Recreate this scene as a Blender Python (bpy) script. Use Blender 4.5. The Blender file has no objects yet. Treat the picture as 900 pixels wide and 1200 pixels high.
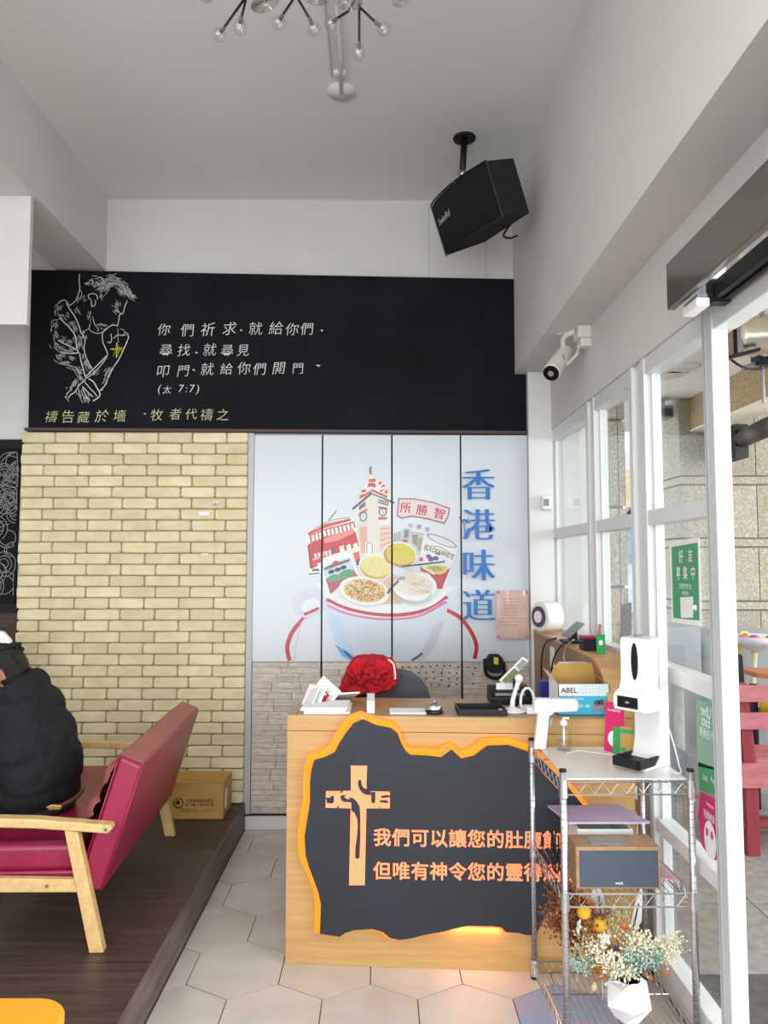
import bpy, math, random
from mathutils import Vector, Matrix, Euler, Quaternion
random.seed(7)
SC = bpy.context.scene
COL = SC.collection
R = math.radians
# ---------------------------------------------------------------- camera (metres: X right, Y into the room, Z up)
F, H = 870.0, 1.6                      # focal length in pixels of the 900x1200 frame, eye height
PITCH, YAW = math.atan(59/F), math.atan(3/F)
cam_d = bpy.data.cameras.new('camera'); cam = bpy.data.objects.new('camera', cam_d); COL.objects.link(cam)
cam_d.sensor_fit = 'VERTICAL'; cam_d.sensor_height = 36.0; cam_d.lens = 36.0*F/1200.0; cam_d.clip_start = 0.02
cam.location = (0, 0, H); cam.rotation_euler = (math.pi/2+PITCH, 0, -YAW)
SC.camera = cam
SC.view_settings.view_transform = 'Standard'; SC.view_settings.look = 'None'
SC.view_settings.gamma = 1.0; SC.view_settings.exposure = 0.56; SC.view_settings.use_curve_mapping = False
# ---------------------------------------------------------------- sky, daylight and added fill lights
W = bpy.data.worlds.new('overcast_sky'); SC.world = W; W.use_nodes = True
bg = W.node_tree.nodes['Background']; bg.inputs[0].default_value = (0.90, 0.95, 1.0, 1); bg.inputs[1].default_value = 1.5
def area(name, loc, rot, sx, sy, power, col=(1, 1, 1)):
    l = bpy.data.lights.new(name, 'AREA'); l.shape = 'RECTANGLE'; l.size = sx; l.size_y = sy; l.energy = power; l.color = col
    o = bpy.data.objects.new(name, l); COL.objects.link(o); o.location = loc; o.rotation_euler = rot; return o
area('front_fill_light', (-1.4, -2.9, 1.6), (R(90), 0, 0), 5.0, 2.6, 96, (0.98, 0.99, 1.0))  # added fill behind the camera, brightens the room from the open front
area('fill_light_left', (-3.2, 1.2, 3.7), (0, 0, 0), 1.2, 0.6, 16, (1.0, 0.98, 0.95))  # added out-of-view fill for the left side, not a known fitting
area('fill_light_overhead', (-0.6, 0.3, 3.85), (0, 0, 0), 2.0, 0.5, 32, (1.0, 0.98, 0.94))  # added fill above the frame, stands for no known ceiling lamp
area('door_daylight', (1.75, 0.9, 1.5), (R(90), 0, R(90)), 2.2, 2.2, 42, (0.97, 0.99, 1.0))
area('arcade_daylight', (4.6, 3.2, 2.4), (R(60), 0, R(75)), 4.0, 2.4, 125, (1, 1, 0.99))
# ---------------------------------------------------------------- pixel -> point on a real plane of the room
def ray(px, py):
    a, b = (px-450)/F, (600-py)/F
    x, y, z = a, math.cos(PITCH)-b*math.sin(PITCH), math.sin(PITCH)+b*math.cos(PITCH)
    c, s = math.cos(YAW), math.sin(YAW)
    return Vector((x*c+y*s, -x*s+y*c, z))
def on(px, py, p0, n):
    r = ray(px, py); o = Vector((0, 0, H)); n = Vector(n); t = (Vector(p0)-o).dot(n)/r.dot(n); return o+r*t
def oY(px, py, Y): return on(px, py, (0, Y, 0), (0, 1, 0))
def oX(px, py, X): return on(px, py, (X, 0, 0), (1, 0, 0))
def oZ(px, py, Z): return on(px, py, (0, 0, Z), (0, 0, 1))
# ---------------------------------------------------------------- materials
def srgb(c):
    if isinstance(c, str): c = [int(c[i:i+2], 16)/255 for i in (0, 2, 4)]
    return tuple((v/12.92 if v <= 0.04045 else ((v+0.055)/1.055)**2.4) for v in c)+(1,)
MATS = {}
def mat(name, c, rough=0.6, metal=0.0, c2=None, scale=(8, 8, 8), detail=3, bump=0.0, bscale=40, emit=0, ecol=None, spec=0.4, rand=0.0, kind='noise', coat=0, lo=0.35, hi=0.65, alpha=None):
    if name in MATS: return MATS[name]
    m = bpy.data.materials.new(name); m.use_nodes = True; nt = m.node_tree; N = nt.nodes; L = nt.links
    b = N['Principled BSDF']; b.inputs['Roughness'].default_value = rough; b.inputs['Metallic'].default_value = metal
    b.inputs['Specular IOR Level'].default_value = spec; b.inputs['Coat Weight'].default_value = coat
    b.inputs['Base Color'].default_value = srgb(c)
    src = None
    tc = N.new('ShaderNodeTexCoord'); mp = N.new('ShaderNodeMapping'); mp.inputs['Scale'].default_value = scale
    gm = N.new('ShaderNodeNewGeometry') if rand == 'world' else None
    L.new(tc.outputs['Object'], mp.inputs[0])
    oi = N.new('ShaderNodeObjectInfo')
    if rand and rand != 'world':
        ad = N.new('ShaderNodeVectorMath'); ad.operation = 'ADD'; sc_ = N.new('ShaderNodeVectorMath'); sc_.operation = 'SCALE'
        cb = N.new('ShaderNodeCombineXYZ'); L.new(oi.outputs['Random'], cb.inputs[0]); L.new(oi.outputs['Random'], cb.inputs[1]); L.new(oi.outputs['Random'], cb.inputs[2])
        L.new(cb.outputs[0], sc_.inputs[0]); sc_.inputs['Scale'].default_value = 37
        L.new(mp.outputs[0], ad.inputs[0]); L.new(sc_.outputs[0], ad.inputs[1]); vec = ad.outputs[0]
    else: vec = mp.outputs[0]
    if c2 is not None:
        if kind == 'wave':
            t = N.new('ShaderNodeTexNoise'); t.inputs['Detail'].default_value = detail; t.inputs['Scale'].default_value = 1; t.inputs['Roughness'].default_value = 0.7
        elif kind == 'voronoi': t = N.new('ShaderNodeTexVoronoi'); t.inputs['Scale'].default_value = 1
        else: t = N.new('ShaderNodeTexNoise'); t.inputs['Detail'].default_value = detail; t.inputs['Scale'].default_value = 1
        L.new(vec, t.inputs['Vector'])
        cr = N.new('ShaderNodeValToRGB'); cr.color_ramp.elements[0].position = lo; cr.color_ramp.elements[1].position = hi
        cr.color_ramp.elements[0].color = srgb(c); cr.color_ramp.elements[1].color = srgb(c2)
        L.new(t.outputs[0], cr.inputs[0]); src = cr.outputs[0]
    if rand and rand != 'world':
        hs = N.new('ShaderNodeHueSaturation'); mr = N.new('ShaderNodeMapRange')
        mr.inputs[3].default_value = 1-rand; mr.inputs[4].default_value = 1+rand; L.new(oi.outputs['Random'], mr.inputs[0]); L.new(mr.outputs[0], hs.inputs['Value'])
        if src: L.new(src, hs.inputs['Color'])
        else: hs.inputs['Color'].default_value = srgb(c)
        src = hs.outputs[0]
    if src: L.new(src, b.inputs['Base Color'])
    if bump:
        t2 = N.new('ShaderNodeTexNoise'); t2.inputs['Scale'].default_value = bscale; t2.inputs['Detail'].default_value = 5
        L.new(vec if rand else tc.outputs['Object'], t2.inputs['Vector']); bp = N.new('ShaderNodeBump'); bp.inputs['Strength'].default_value = bump; bp.inputs['Distance'].default_value = 0.02
        L.new(t2.outputs[0], bp.inputs['Height']); L.new(bp.outputs[0], b.inputs['Normal'])
    if emit: b.inputs['Emission Color'].default_value = srgb(ecol or c); b.inputs['Emission Strength'].default_value = emit
    if alpha is not None: b.inputs['Alpha'].default_value = alpha
    MATS[name] = m; return m
def glass(name, tint=(0.96, 0.98, 0.98), refl=0.06, rough=0.0):
    m = bpy.data.materials.new(name); m.use_nodes = True; nt = m.node_tree; N = nt.nodes; L = nt.links
    for n in list(N):
        if n.type != 'OUTPUT_MATERIAL': N.remove(n)
    tr = N.new('ShaderNodeBsdfTransparent'); tr.inputs[0].default_value = (*tint, 1)
    gl = N.new('ShaderNodeBsdfGlossy'); gl.inputs['Roughness'].default_value = rough
    fr = N.new('ShaderNodeLayerWeight'); pw_ = N.new('ShaderNodeMath'); pw_.operation = 'POWER'; pw_.inputs[1].default_value = 4.0; L.new(fr.outputs['Facing'], pw_.inputs[0])
    mx = N.new('ShaderNodeMixShader'); ma = N.new('ShaderNodeMath'); ma.operation = 'MULTIPLY_ADD'; ma.inputs[1].default_value = 0.45; ma.inputs[2].default_value = refl*.6; L.new(pw_.outputs[0], ma.inputs[0])
    L.new(ma.outputs[0], mx.inputs[0]); L.new(tr.outputs[0], mx.inputs[1]); L.new(gl.outputs[0], mx.inputs[2])
    L.new(mx.outputs[0], [n for n in N if n.type == 'OUTPUT_MATERIAL'][0].inputs[0]); MATS[name] = m; return m
# ---------------------------------------------------------------- mesh builder
ORG = {}
class B:
    def __init__(s): s.v = []; s.f = []; s.mi = []; s.M = None; s.c = 0
    def tr(s, p): p = Vector(p); return tuple(s.M @ p) if s.M else tuple(p)
    def add(s, vs, fs):
        n = len(s.v); s.v += [s.tr(p) for p in vs]; s.f += [tuple(i+n for i in f) for f in fs]; s.mi += [s.c]*len(fs); return s
    def box(s, x0, x1, y0, y1, z0, z1):
        return s.add([(x0,y0,z0),(x1,y0,z0),(x1,y1,z0),(x0,y1,z0),(x0,y0,z1),(x1,y0,z1),(x1,y1,z1),(x0,y1,z1)],
                     [(0,3,2,1),(4,5,6,7),(0,1,5,4),(1,2,6,5),(2,3,7,6),(3,0,4,7)])
    def prism(s, pts, d):
        d = Vector(d); n = len(pts); P = [Vector(p) for p in pts]
        nr = Vector((0,0,0))
        for i in range(n): nr += P[i].cross(P[(i+1) % n])
        flip = nr.dot(d) > 0
        a = list(range(n)); b = list(range(n, 2*n))
        fs = [tuple(a[::-1]) if flip else tuple(a), tuple(b) if flip else tuple(b[::-1])]
        for i in range(n):
            j = (i+1) % n; q = (i, j, n+j, n+i); fs.append(q if flip else q[::-1])
        return s.add(P+[p+d for p in P], fs)
    def cyl(s, p0, p1, r0, r1=None, n=12, caps=True):
        r1 = r0 if r1 is None else r1; p0 = Vector(p0); p1 = Vector(p1); d = (p1-p0).normalized()
        u = d.orthogonal().normalized(); w = d.cross(u); vs = []
        for p, r in ((p0, r0), (p1, r1)):
            for i in range(n): a = 2*math.pi*i/n; vs.append(p+u*(r*math.cos(a))+w*(r*math.sin(a)))
        fs = [(i, (i+1) % n, n+(i+1) % n, n+i) for i in range(n)]
        if caps: fs += [tuple(range(n))[::-1], tuple(range(n, 2*n))]
        return s.add(vs, fs)
    def tube(s, pts, r, n=6, closed=False):
        P = [Vector(p) for p in pts]; vs = []; m = len(P); prev = None
        for k in range(m):
            if closed: d = (P[(k+1) % m]-P[k-1]).normalized()
            else: d = (P[min(k+1, m-1)]-P[max(k-1, 0)]).normalized()
            u = d.orthogonal().normalized() if prev is None else (prev-d*prev.dot(d)).normalized()
            prev = u; w = d.cross(u); rr = r[k] if isinstance(r, (list, tuple)) else r
            for i in range(n): a = 2*math.pi*i/n; vs.append(P[k]+u*(rr*math.cos(a))+w*(rr*math.sin(a)))
        fs = []
        for k in range(m if closed else m-1):
            k2 = (k+1) % m
            for i in range(n): fs.append((k*n+i, k*n+(i+1) % n, k2*n+(i+1) % n, k2*n+i))
        if not closed: fs += [tuple(range(n))[::-1], tuple(range((m-1)*n, m*n))]
        return s.add(vs, fs)
    def lathe(s, prof, c=(0,0,0), n=20, ax=(0,0,1)):
        q = Vector((0,0,1)).rotation_difference(Vector(ax)); c = Vector(c); vs = []
        for r, z in prof:
            for i in range(n): a = 2*math.pi*i/n; vs.append(c+q @ Vector((r*math.cos(a), r*math.sin(a), z)))
        m = len(prof); fs = [(k*n+i, k*n+(i+1) % n, (k+1)*n+(i+1) % n, (k+1)*n+i) for k in range(m-1) for i in range(n)]
        if prof[0][0] > 1e-5: fs.append(tuple(range(n))[::-1])
        if prof[-1][0] > 1e-5: fs.append(tuple(range((m-1)*n, m*n)))
        return s.add(vs, fs)
    def ball(s, c, r, n=12, m=8, q=None):
        r = r if isinstance(r, (tuple, list)) else (r, r, r); c = Vector(c); vs = []
        for k in range(m+1):
            t = math.pi*k/m
            for i in range(n):
                a = 2*math.pi*i/n; p = Vector((r[0]*math.sin(t)*math.cos(a), r[1]*math.sin(t)*math.sin(a), -r[2]*math.cos(t)))
                vs.append(c+(q @ p if q else p))
        return s.add(vs, [(k*n+i, k*n+(i+1) % n, (k+1)*n+(i+1) % n, (k+1)*n+i) for k in range(m) for i in range(n)])
    def limb(s, p0, p1, r0, r1, n=14):      # tapered capsule
        s.cyl(p0, p1, r0, r1, n); s.ball(p0, r0*1.0, n, 8); return s.ball(p1, r1*1.0, n, 8)
    def poly(s, pts, back=None):
        return s.add(pts, [tuple(range(len(pts)))])
    def build(s, name, m, parent=None, smooth=False, bevel=0, seg=2, mods=None, label=None, keep=False, orient=False):
        me = bpy.data.meshes.new(name)
        if keep: c = Vector((0,0,0))
        else:
            xs = [p[0] for p in s.v]; ys = [p[1] for p in s.v]; zs = [p[2] for p in s.v]
            c = Vector(((min(xs)+max(xs))/2, (min(ys)+max(ys))/2, min(zs)))
        me.from_pydata([tuple(Vector(p)-c) for p in s.v], [], s.f)
        for x in (m if isinstance(m, (list, tuple)) else [m]): me.materials.append(MATS[x] if isinstance(x, str) else x)
        me.polygons.foreach_set('material_index', s.mi)
        if smooth: me.polygons.foreach_set('use_smooth', [True]*len(me.polygons))
        me.validate(); me.update()
        if orient:
            import bmesh
            bm = bmesh.new(); bm.from_mesh(me); bmesh.ops.remove_doubles(bm, verts=bm.verts, dist=1e-5); bmesh.ops.recalc_face_normals(bm, faces=bm.faces); bm.to_mesh(me); bm.free()
        o = bpy.data.objects.new(name, me); COL.objects.link(o); place(o, c, parent)
        if bevel:
            b = o.modifiers.new('bevel', 'BEVEL'); b.width = bevel; b.segments = seg; b.limit_method = 'ANGLE'; b.angle_limit = R(35)
            if smooth is False:
                me.polygons.foreach_set('use_smooth', [True]*len(me.polygons)); wn = o.modifiers.new('wn', 'WEIGHTED_NORMAL'); wn.keep_sharp = False
        for k in (mods or []):
            md = o.modifiers.new(k[0], k[0])
            for a, v in k[1].items(): setattr(md, a, v)
        if label: o['label'] = label
        return o
def place(o, c, parent=None):
    o.location = c; ORG[o.name] = Vector(c)
    if parent:
        o.parent = parent; o.matrix_parent_inverse = Matrix.Translation(-ORG[parent.name])
def tag(o, label, cat, group=None):
    o['label'] = label; o['category'] = cat
    if group: o['group'] = group
    return o
def thing(name, loc, label, cat, group=None):
    o = bpy.data.objects.new(name, None); o.empty_display_size = 0.1; COL.objects.link(o); o.location = loc; ORG[o.name] = Vector(loc)
    return tag(o, label, cat, group)
def struct(o): o['kind'] = 'structure'; return o
def sroot(name, loc=(0,0,0)):
    o = bpy.data.objects.new(name, None); COL.objects.link(o); o.location = loc; ORG[o.name] = Vector(loc); o['kind'] = 'structure'; return o
def stuff(o): o['kind'] = 'stuff'; return o
def inst(me, name, loc, parent, scale=(1,1,1), rot=None):
    o = bpy.data.objects.new(name, me); COL.objects.link(o); place(o, loc, parent); o.scale = scale
    if rot: o.rotation_euler = rot
    return o
def copy_tree(o, name_loc, parent=None):
    c = o.copy(); COL.objects.link(c)
    if parent is None: c.location = name_loc
    else: c.parent = parent
    for ch in o.children: copy_tree(ch, None, c)
    return c
# ---------------------------------------------------------------- flat lettering
TC = {}
def tmesh(sx, off=0, ext=0):
    k = (sx, off, ext)
    if k in TC: return TC[k]
    c = bpy.data.curves.new('t', 'FONT'); c.body = sx; c.size = 1; c.offset = off; c.align_x = 'CENTER'; c.align_y = 'CENTER'; c.resolution_u = 2; c.extrude = ext
    o = bpy.data.objects.new('t', c); COL.objects.link(o); dg = bpy.context.evaluated_depsgraph_get()
    m = bpy.data.meshes.new_from_object(o.evaluated_get(dg))
    r = ([tuple(v.co) for v in m.vertices], [tuple(p.vertices) for p in m.polygons])
    bpy.data.objects.remove(o); bpy.data.curves.remove(c); bpy.data.meshes.remove(m); TC[k] = r; return r
def text(b, s_, c, size, xd=(1,0,0), yd=(0,0,1), off=0, ext=0, sx=1.0):
    vs, fs = tmesh(s_, off, ext/size if ext else 0); xd = Vector(xd).normalized(); yd = Vector(yd).normalized(); nd = xd.cross(yd); c = Vector(c)
    if not vs: return b
    cy = 0.08 if len([ch for ch in s_ if ord(ch) > 0x3000]) else 0.0
    return b.add([c+xd*(p[0]*size*sx)+yd*((p[1]-cy)*size)+nd*(p[2]*size) for p in vs], fs)
def ribbon(b, pts, w, nrm, taper=False):      # flat stroke of width w through 3D points on a plane with normal nrm
    P = [Vector(p) for p in pts]; nrm = Vector(nrm).normalized(); n = len(P); L_ = []; R_ = []
    for k in range(n):
        d = (P[min(k+1, n-1)]-P[max(k-1, 0)]);
        if d.length < 1e-7: d = Vector((1, 0, 0))
        sd = d.normalized().cross(nrm); ww = (w[k] if isinstance(w, (list, tuple)) else w)*(0.35 if taper and k in (0, n-1) else 1)
        L_.append(P[k]+sd*ww/2); R_.append(P[k]-sd*ww/2)
    return b.add(L_+R_, [(k, k+1, n+k+1, n+k) for k in range(n-1)])
def smooth_line(pts, n=4):
    P = [Vector(p) for p in pts]
    if len(P) < 3: return P
    out = []
    for i in range(len(P)-1):
        p0, p1, p2, p3 = P[max(i-1, 0)], P[i], P[i+1], P[min(i+2, len(P)-1)]
        for k in range(n):
            t = k/n; out.append(0.5*((2*p1)+(p2-p0)*t+(2*p0-5*p1+4*p2-p3)*t*t+(3*p1-p0-3*p2+p3)*t**3))
    return out+[P[-1]]
# ================================================================ materials of the setting
mat('plaster', 'D2D0CD', 0.85, c2='CCCAC7', scale=(1.5,1.5,1.5), bump=0.03, bscale=60)
mat('plaster_ceiling', 'DCDBD9', 0.9, c2='D8D7D5', scale=(1,1,1))
mat('white_paint', 'DADAD8', 0.4)
mat('white_aluminium', 'D9DBDB', 0.35, spec=0.5)
mat('tile', 'D2CAC2', 0.32, c2='C2BAB2', scale=(5,5,5), detail=6, rand=0.05, bump=0.03, bscale=30)
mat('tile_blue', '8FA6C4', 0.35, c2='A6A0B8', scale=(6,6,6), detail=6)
mat('grout', '6E6864', 0.9)
mat('vinyl_plank', '5A4843', 0.42, c2='3A2E2B', scale=(3,40,10), detail=8, kind='wave', rand=0.12, bump=0.06, bscale=30)
mat('vinyl_riser', '75685F', 0.5, c2='4E433C', scale=(30,3,30), detail=8, kind='wave')
mat('brick', 'F8ECC8', 0.85, c2='ECDDAC', scale=(9,9,14), detail=6, rand=0.085, bump=0.6, bscale=38)
mat('mortar', 'B3A478', 0.95)
mat('blackboard', '121217', 0.7, c2='19191F', scale=(3,3,3), detail=4, spec=0.12)
mat('chalk', 'D8D6D2', 0.95); mat('chalk_soft', '8E8C8A', 0.95); mat('chalk_yellow', 'C9CB3C', 0.95); mat('chalk_pale', 'C6C79A', 0.95)
mat('brown_trim', '4A3530', 0.5)
mat('panel_white', 'CBD2D8', 0.2, spec=0.5)
mat('seam_dark', '3A2A2A', 0.7)
mat('stone_print', 'D2C6BA', 0.55, c2='BBAEA1', scale=(20,20,60), detail=6, rand=0.09)
mat('stone_gap', '94897F', 0.8)
mat('black', '121214', 0.5); mat('black_gloss', '16161A', 0.15); mat('black_matte', '17171A', 0.85)
mat('chrome', 'C8C8CC', 0.22, metal=1.0); mat('steel_dull', '9A9AA0', 0.35, metal=1.0)
mat('white_plastic', 'E9E9E7', 0.35); mat('grey_plastic', '8A8C90', 0.5); mat('paper', 'EDEDED', 0.7); mat('grey_line', 'A9ABAE', 0.7)
glass('window_glass'); glass('clear_glass', (0.97,0.98,0.98), 0.09); glass('acrylic', (0.9,0.91,0.92), 0.16, 0.08)
XW = 1.06
# ================================================================ floor of hexagonal tiles
floor = struct(B().box(-4.5, 1.2, -3, 4.7, -0.12, -0.004).build('floor', 'grout'))
def clip(poly, ax, v, keep_less):
    out = []
    for i in range(len(poly)):
        a, b = poly[i], poly[(i+1) % len(poly)]
        ia = (a[ax] <= v) == keep_less or a[ax] == v; ib = (b[ax] <= v) == keep_less or b[ax] == v
        if ia: out.append(a)
        if ia != ib:
            t = (v-a[ax])/(b[ax]-a[ax]); out.append(tuple(a[k]+(b[k]-a[k])*t for k in range(len(a))))
    return out
def hexagon(cx, cy, g=0.0022):
    w, s, q = 0.175-g, 0.112-g*0.5, 0.2085-g*1.1
    return [(cx-w, cy-s), (cx, cy-q), (cx+w, cy-s), (cx+w, cy+s), (cx, cy+q), (cx-w, cy+s)]
full = None
for j in range(-6, 6):
    for i in range(-2, 7):
        cx = -0.567+0.35*i+(0.175 if j % 2 else 0); cy = 3.051+0.3235*j
        P = hexagon(cx, cy)
        P = clip(clip(clip(P, 0, -0.818, False), 0, 1.055, True), 1, 4.595, True) if P else P
        if len(P) < 3: continue
        xs = [p[0] for p in P]; ys = [p[1] for p in P]
        if max(xs)-min(xs) < 0.02 or max(ys)-min(ys) < 0.02: continue
        whole = len(P) == 6 and max(xs)-min(xs) > 0.34 and max(ys)-min(ys) > 0.4
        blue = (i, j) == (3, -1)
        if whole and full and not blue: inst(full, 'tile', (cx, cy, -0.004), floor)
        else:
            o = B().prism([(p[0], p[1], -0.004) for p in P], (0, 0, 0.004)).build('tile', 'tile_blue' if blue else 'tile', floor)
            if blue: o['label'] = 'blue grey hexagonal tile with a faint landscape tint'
            if whole and not full and not blue: full = o.data
# ================================================================ raised wooden platform
plat = struct(B().box(-4.5, -0.828, -1.0, 4.64, 0, 0.147).build('floor_platform', 'vinyl_riser'))
pm = None
for r in range(28):
    y0 = 4.45-r*0.15
    for k in range(4):
        x1 = -0.832-(k*0.92)-(0 if k == 0 else ((r*0.37) % 0.6)); x0 = -0.832-((k+1)*0.92)-((r*0.37) % 0.6)
        if k == 3: x0 = -4.5
        b = B().box(x0+0.0006, x1-0.0006, y0+0.0006, y0+0.1494, 0.147, 0.15)
        b.build('plank', 'vinyl_plank', plat)
struct(B().box(-0.836, -0.822, -1.0, 4.64, 0.004, 0.152).build('trim_1', 'vinyl_riser', bevel=0.003))
# ================================================================ ceiling, walls and beams
ceiling = struct(B().box(-4.5, 1.25, -3, 4.8, 3.93, 4.1).build('ceiling', 'plaster_ceiling'))
wall_back = struct(B().box(-4.5, 1.25, 4.64, 4.8, 0, 3.93).build('wall_back', 'plaster'))
struct(B().box(-4.7, -4.5, -3, 4.8, 0, 4.1).build('wall_left', 'plaster'))
struct(B().box(-2.07, -1.762, -3, 4.64, 3.461, 3.93).build('beam_left', 'plaster'))
struct(B().box(-4.5, -1.785, 3.67, 3.70, 2.795, 3.461).build('beam_header', 'plaster'))
struct(B().box(0.842, 1.25, -3, 4.64, 2.783, 3.93).build('beam_right', 'plaster'))
struct(B().box(1.052, 1.25, -3, 4.64, 2.425, 2.783).build('wall_right', 'plaster'))
struct(B().box(0.912, 1.06, 4.555, 4.64, 0, 2.783).build('trim_2', 'white_paint'))
for n, px in enumerate((502.5, 569)):
    a = oY(px, 270, 4.64); struct(B().box(a.x-0.002, a.x+0.002, 4.6385, 4.641, 3.42, 3.93).build('trim_%d' % (3+n), 'grey_line'))
# ================================================================ brick wall
bw = struct(B().box(-2.228, -0.828, 4.605, 4.64, 0.15, 2.412).build('wall_brick', 'mortar'))
def brick_mesh(L, h, sd):
    rn = random.Random(sd); r = 0.012; d = 0.03; b = B(); ring = []
    cs = [(L/2-r, h/2-r, 0), (-L/2+r, h/2-r, 90), (-L/2+r, -h/2+r, 180), (L/2-r, -h/2+r, 270)]
    pts = []
    for cx, cz, a0 in cs:
        for a in (5, 45, 85): pts.append((cx+r*math.cos(R(a0+a))+rn.uniform(-.0012,.0012), cz+r*math.sin(R(a0+a))+rn.uniform(-.0012,.0012)))
    n = len(pts); vs = []
    for (x, z) in pts: vs.append((x*0.955, -d+rn.uniform(-.0025,.0015), z*0.86))
    for (x, z) in pts: vs.append((x, -d+0.007, z))
    for (x, z) in pts: vs.append((x, 0, z))
    fs = [tuple(range(n))[::-1]]
    for k in (0, 1):
        for i in range(n): fs.append((k*n+i, (k+1)*n+i, (k+1)*n+(i+1) % n, k*n+(i+1) % n)[::-1])
    me = bpy.data.meshes.new('brick'); me.from_pydata(vs, [], fs); me.materials.append(MATS['brick'])
    me.polygons.foreach_set('use_smooth', [i > 0 for i in range(len(fs))]); me.update()
    import bmesh; bm = bmesh.new(); bm.from_mesh(me); bmesh.ops.recalc_face_normals(bm, faces=bm.faces); bm.to_mesh(me); bm.free(); return me
fullb = [brick_mesh(0.207, 0.0625, k) for k in range(8)]
XR = -0.830; PITCHX = 0.2132; PZ = (2.408-0.152)/33
for r in range(33):
    zc = 2.408-PZ*(r+0.5); z_h = 0.0625; xr = XR
    lens = [0.62 if r % 2 == 0 else 0.94]+[1]*6
    left = -2.236+random.uniform(-0.006, 0.008)
    for k in range(9):
        Lp = PITCHX*(lens[k] if k < len(lens) else 1); x0 = xr-Lp
        if xr-left < 0.03: break
        if x0 < left+0.035: x0 = left
        xc = (x0+xr)/2; LL = (xr-x0)-0.0055
        me = random.choice(fullb) if abs(LL-0.2077) < 0.002 else brick_mesh(LL, 0.0625, r*10+k)
        inst(me, 'brick', (xc, 4.606, zc), bw, rot=(0, R(random.uniform(-.3,.3)), 0)); xr = x0
        if x0 <= left: break
# leftovers of tape and a small hook on the bricks
t = tag(B().box(-0.02, 0.02, -0.002, 0.0, -0.012, 0.012).build('tape_scrap', 'paper'), 'white scrap of tape stuck on the bricks below a small hook', 'tape'); t.location = oY(239, 604, 4.572); t.scale = (1.6, 1, 0.9)
t = tag(B().box(-0.02, 0.02, -0.002, 0.0, -0.006, 0.006).build('tape_scrap', 'paper'), 'pale torn scrap of tape stuck lower down on the bricks', 'tape'); t.location = oY(240, 650, 4.572); t.scale = (1.1, 1, 0.7)
t = thing('wall_hook', oY(253, 589, 4.575), 'small grey metal hook fixed on the bricks above the tape scrap', 'hook')
c = oY(253, 589, 4.575); B().box(c.x-.018, c.x+.018, 4.568, 4.576, c.z-.006, c.z+.006).build('plate', 'steel_dull', t); B().tube([(c.x,4.568,c.z),(c.x,4.55,c.z-.004),(c.x,4.545,c.z-.018),(c.x,4.552,c.z-.024)], .0025).build('hook_arm', 'steel_dull', t)
# ================================================================ far left: patterned board beside the bricks
t = thing('patterned_board', (-2.8, 4.62, 1.3), 'dark grey board chalked with swirls left of the brick wall', 'board')
B().box(-3.6, -2.262, 4.615, 4.638, 1.33, 2.36).build('board_panel', 'blackboard', t)
B().box(-3.6, -2.24, 4.60, 4.638, 2.31, 2.365).build('frame_rail', 'black_matte', t)
B().box(-3.6, -2.24, 4.60, 4.638, 1.29, 1.345).build('frame_rail', 'black_matte', t)
b = B(); rn = random.Random(4)
for q in range(120):
    cx, cz, r0 = rn.uniform(-2.9, -2.27), rn.uniform(1.4, 2.27), rn.uniform(.03, .1)
    for e in range(rn.choice((2, 3))):
        rr = r0*(1-.3*e); a0 = rn.uniform(0, 6); pts = [(cx+rr*math.cos(a0+a*.35)*(1-.02*a), 4.6145, cz+rr*math.sin(a0+a*.35)*(1-.02*a)) for a in range(15)]
        pts = [p for p in pts if 1.35 < p[2] < 2.3 and p[0] < -2.265]
        if len(pts) > 2: ribbon(b, pts, .004, (0,1,0))
stuff(b.build('chalk_swirls', 'chalk_soft', t))
struct(B().box(-3.6, -2.24, 4.61, 4.64, 0.15, 1.29).build('wall_panelling', mat('dark_wood', '4B3A30', .6, c2='33261F', scale=(3,3,40), kind='wave')))
# ================================================================ blackboard with chalk drawing
YB = 4.606
cb = thing('blackboard', (-0.7, 4.63, 2.42), 'long black chalkboard with white chalk verses above the bricks and panels', 'blackboard')
cs = [oY(37,316,YB), oY(602,327,YB), Vector((0.840,YB,2.781)), Vector((0.910,YB,2.781)), Vector((0.910,YB,oY(621,508,YB).z)), oY(33,505,YB)]
B().prism(cs, (0, 0.03, 0)).build('board', 'blackboard', cb)
a, c = oY(31,502,YB), oY(619,506,YB)
B().prism([(a.x,YB-.03,a.z),(0.909,YB-.03,c.z),(0.909,YB-.03,c.z-.018),(a.x,YB-.03,a.z-.018)], (0,.05,0)).build('chalk_ledge', 'brown_trim', cb)
def ch(x, y): return oY(50+x/6.923, 310+y/6.923, YB-.0008)
NB = (0, 1, 0)
b = B(); S = []
def st(pts, w=.0055): ribbon(b, smooth_line([ch(*p) for p in pts]), w, NB, True)
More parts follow.
